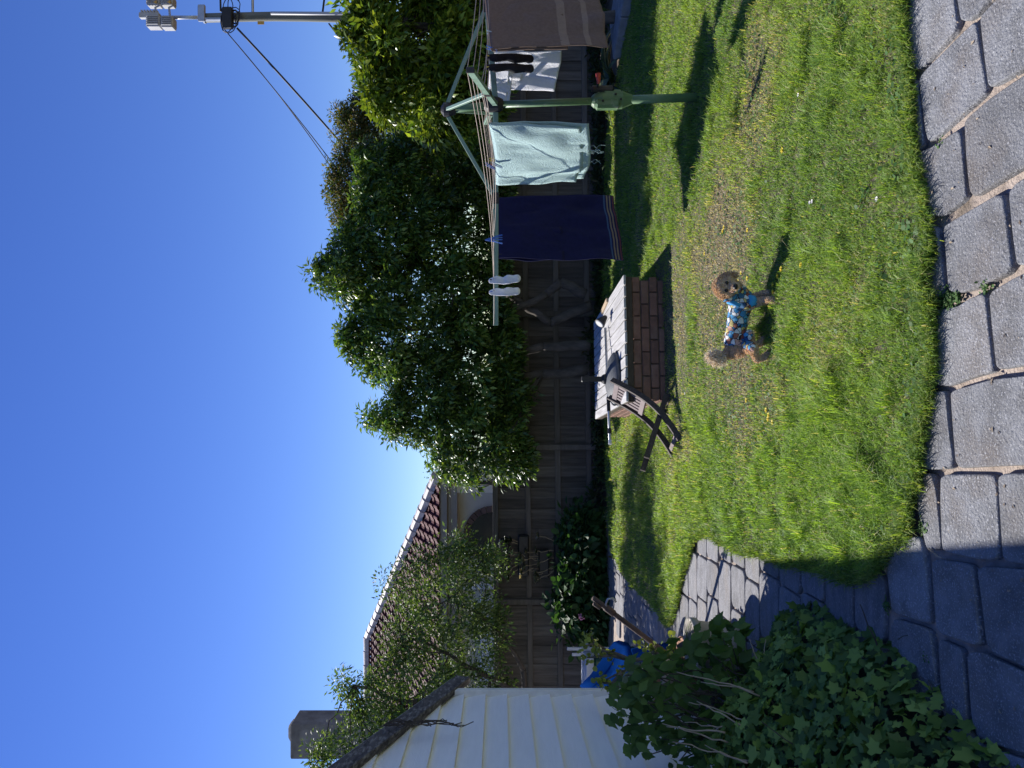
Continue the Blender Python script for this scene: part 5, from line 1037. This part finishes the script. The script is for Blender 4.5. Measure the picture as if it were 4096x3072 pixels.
# rusty pipe with a hook
p0, p1 = Vector((-2.37, 5.9, .02)), Vector((-1.70, 5.72, .86)); pipe = thing('rusty_pipe', 'rusty steel pipe leaning out over the path with a metal hook', 'pipe', p0)
b = MB(); b.tube([p0, p1], .021, 12); b.tube([p1 - (p1 - p0).normalized() * .07 + Vector((-.03, -.03, 0)), p1 + Vector((-.035, -.03, -.0))], .016, 10); b.build('tube', M['rust'], pipe, True)
b = MB(); m0 = p0.lerp(p1, .86); b.tube([m0, m0 + Vector((.04, -.02, .02)), m0 + Vector((.085, -.02, .0)), m0 + Vector((.09, -.02, -.04)), m0 + Vector((.06, -.02, -.065))], .009, 8); b.build('hook', M['galv'], pipe, True)
b = MB(); b.tube([p0.lerp(p1, .8), p0.lerp(p1, .88)], .028, 12); b.build('collar', M['rust'], pipe, True)
# blue slide
sld = thing('blue_slide', 'blue plastic toddler slide lying behind the shed corner', 'slide', (-2.9, 6.6, 0)); prof = []
pth = [R7(p) for p in [(70, 745), (125, 690), (178, 620), (215, 560), (248, 525), (272, 520)]]; cen = [pt(*q, 6.9 - .1 * i) for i, q in enumerate(pth)]
vs = []; fs = []; cs_ = [(-.17, .08), (-.145, .085), (-.12, .0), (.12, .0), (.145, .085), (.17, .08), (.17, -.01), (.12, -.03), (-.12, -.03), (-.17, -.01)]
for i, q in enumerate(cen):
    d = (cen[min(i + 1, len(cen) - 1)] - cen[max(i - 1, 0)]).normalized(); s_ = Vector((.35, .93, 0)); u_ = s_.cross(d).normalized(); u_ = u_ if u_.z > 0 else -u_
    for a, c in cs_: vs.append(q + s_ * a + u_ * c)
for i in range(len(cen) - 1):
    for j in range(10): fs.append((i * 10 + j, i * 10 + (j + 1) % 10, (i + 1) * 10 + (j + 1) % 10, (i + 1) * 10 + j))
fs += [tuple(range(9, -1, -1)), tuple(range(50, 60))]
b = MB(); b.add(vs, fs); b.build('chute', M['blue'], sld, True); b = MB(); b.tube([cen[-1] + Vector((0, 0, -.02)), Vector((cen[-1].x + .06, cen[-1].y, .02))], [.06, .07], 10); b.build('foot', M['blue'], sld, True)
gb = pt(*R8((0, 0)), 1); q = wrap(.452, 2200, 2350); a_, c_ = pt(*q((345, 600)), 8.2), pt(*q((345, 960)), 8.2)
tub = thing('garden_tub', 'dark green tub with pale grey rim behind the blue slide', 'tub', ((a_.x + c_.x) / 2, 8.3, 0))
b = MB(); b.cbox(((a_.x + c_.x) / 2 - .2, 8.35, a_.z), (abs(a_.x - c_.x) + .4, .5, .09), ch=.01); b.build('rim', M['greyplank'], tub); b = MB(); b.cbox(((a_.x + c_.x) / 2 - .2, 8.36, a_.z / 2 - .03), (abs(a_.x - c_.x) + .34, .44, a_.z - .05), ch=.02); b.build('side', M['greenplastic'], tub)
for i, (p_, lab) in enumerate((((150, 542), 'taller pale stake standing in the green tub'), ((195, 592), 'shorter blue-white stake standing in the green tub'))):
    s_ = pt(*q(p_), 8.3); b = MB(); b.cbox((s_.x, 8.3, (s_.z + .3) / 2), (.035, .02, s_.z - .3), ch=.003); tag(b.build('garden_stake', M['greyplank']), lab, 'stake', 'stakes in the tub')
a_ = pt(*q((780, 800)), 6.2); b = MB(); b.hexa([Vector((-2.9, 6.1, .0)), Vector((-2.4, 6.0, .0)), Vector((-2.4, 6.55, .0)), Vector((-2.9, 6.55, .0)), Vector((-2.9, 6.1, .50)), Vector((-2.46, 6.02, .26)), Vector((-2.46, 6.5, .26)), Vector((-2.9, 6.5, .50))]); tag(b.build('white_box', M['white_trim']), 'white sloping storage box below the blue slide', 'box')

# ------------------------------------------------------------------ flowers in the lawn
def flower(label, sx_, sy_, m, group, r, n=7, name='yellow_flower'):
    p = gp(sx_, sy_, .05); t_ = thing(name, label, 'flower', (p.x, p.y, .03), group); b = MB()
    for k in range(n):
        a = 6.283 * k / n; c4 = [p + Vector((math.cos(a + da_) * rr2, math.sin(a + da_) * rr2, zz)) for da_, rr2, zz in ((-.3, r * .3, 0), (-.28, r, .004), (.28, r, .004), (.3, r * .3, 0))]; b.add(c4, [(0, 1, 2, 3)])
    b.ball(p + Z3 * .002, r * .38, 8, 5); b.build('petals', m, t_); b = MB(); b.tube([(p.x, p.y, .025), p], .0015, 5); b.build('stalk', M['greenplastic'], t_)
for q in ((1300, 460), (1300, 550), (1360, 340), (1410, 250)): flower('yellow daisy flower beside the shadow of the dog', *R4(q), M['petal'], 'flowers by the dog shadow', .016)
for q in ((960, 380), (880, 310), (620, 770), (395, 50), (840, 420)): flower('yellow daisy flower behind and above the dog', *R4(q), M['petal'], 'flowers behind the dog', .016)
for q in ((1590, 40), (1390, 50), (1625, 130), (1400, 20)): flower('yellow daisy flower on the worn patch ahead of the dog', *R3(q), M['petal'], 'flowers on the worn patch', .016)
for q in ((1755, 1560), (1580, 1410), (1760, 1530), (1740, 1490), (1790, 1590)): flower('yellow daisy flower in open lawn between dog and path', *R3(q), M['petal'], 'flowers between dog and path', .016)
flower('lone yellow daisy flower in greener grass in front of the dog', *R3((2020, 320)), M['petal'], None, .016)
flower('yellow daisy flower by itself below the hoist pole shadow', *RV((1690, 325)), M['petal'], None, .017)
for q in ((1755, 435), (1895, 430), (1725, 205), (1850, 1000), (1885, 1015), (1862, 1008), (1480, 850), (1750, 438)): flower('small white clover flower in the lawn grass', *RV(q), M['wpetal'], 'white clover flowers', .011, 9, 'clover_flower')
b = MB()
for k in range(70):
    q = gp(random.uniform(3720, 4090), random.uniform(-50, 2900), .027); a = random.uniform(0, 6.28); r_ = random.uniform(.002, .0055)
    b.add([q + Vector((math.cos(a) * r_ * 2, math.sin(a) * r_ * 2, .001)), q + Vector((-math.sin(a) * r_, math.cos(a) * r_, .004)), q + Vector((-math.cos(a) * r_ * 2, -math.sin(a) * r_ * 2, .001)), q + Vector((math.sin(a) * r_, -math.cos(a) * r_, .004))], [(0, 1, 2, 3)])
tag(b.build('leaf_litter', M['twig']), 'scattered bits of dry leaf litter on the pavers', 'litter', kind='stuff')
for (a, c, lab) in (((3715, 2195), (3765, 2232), 'thin bent twig lying across the paver joint at the lawn corner'), ((3525, 2215), (3545, 2290), 'short pale stick lying on the path edge by the grass')):
    b = MB(); branch(b, gp(*a, .03), gp(*c, .03), .004, .002, .06, 7, 5); tag(b.build('twig', M['twig']), lab, 'twig')
print('objects', len(bpy.data.objects))
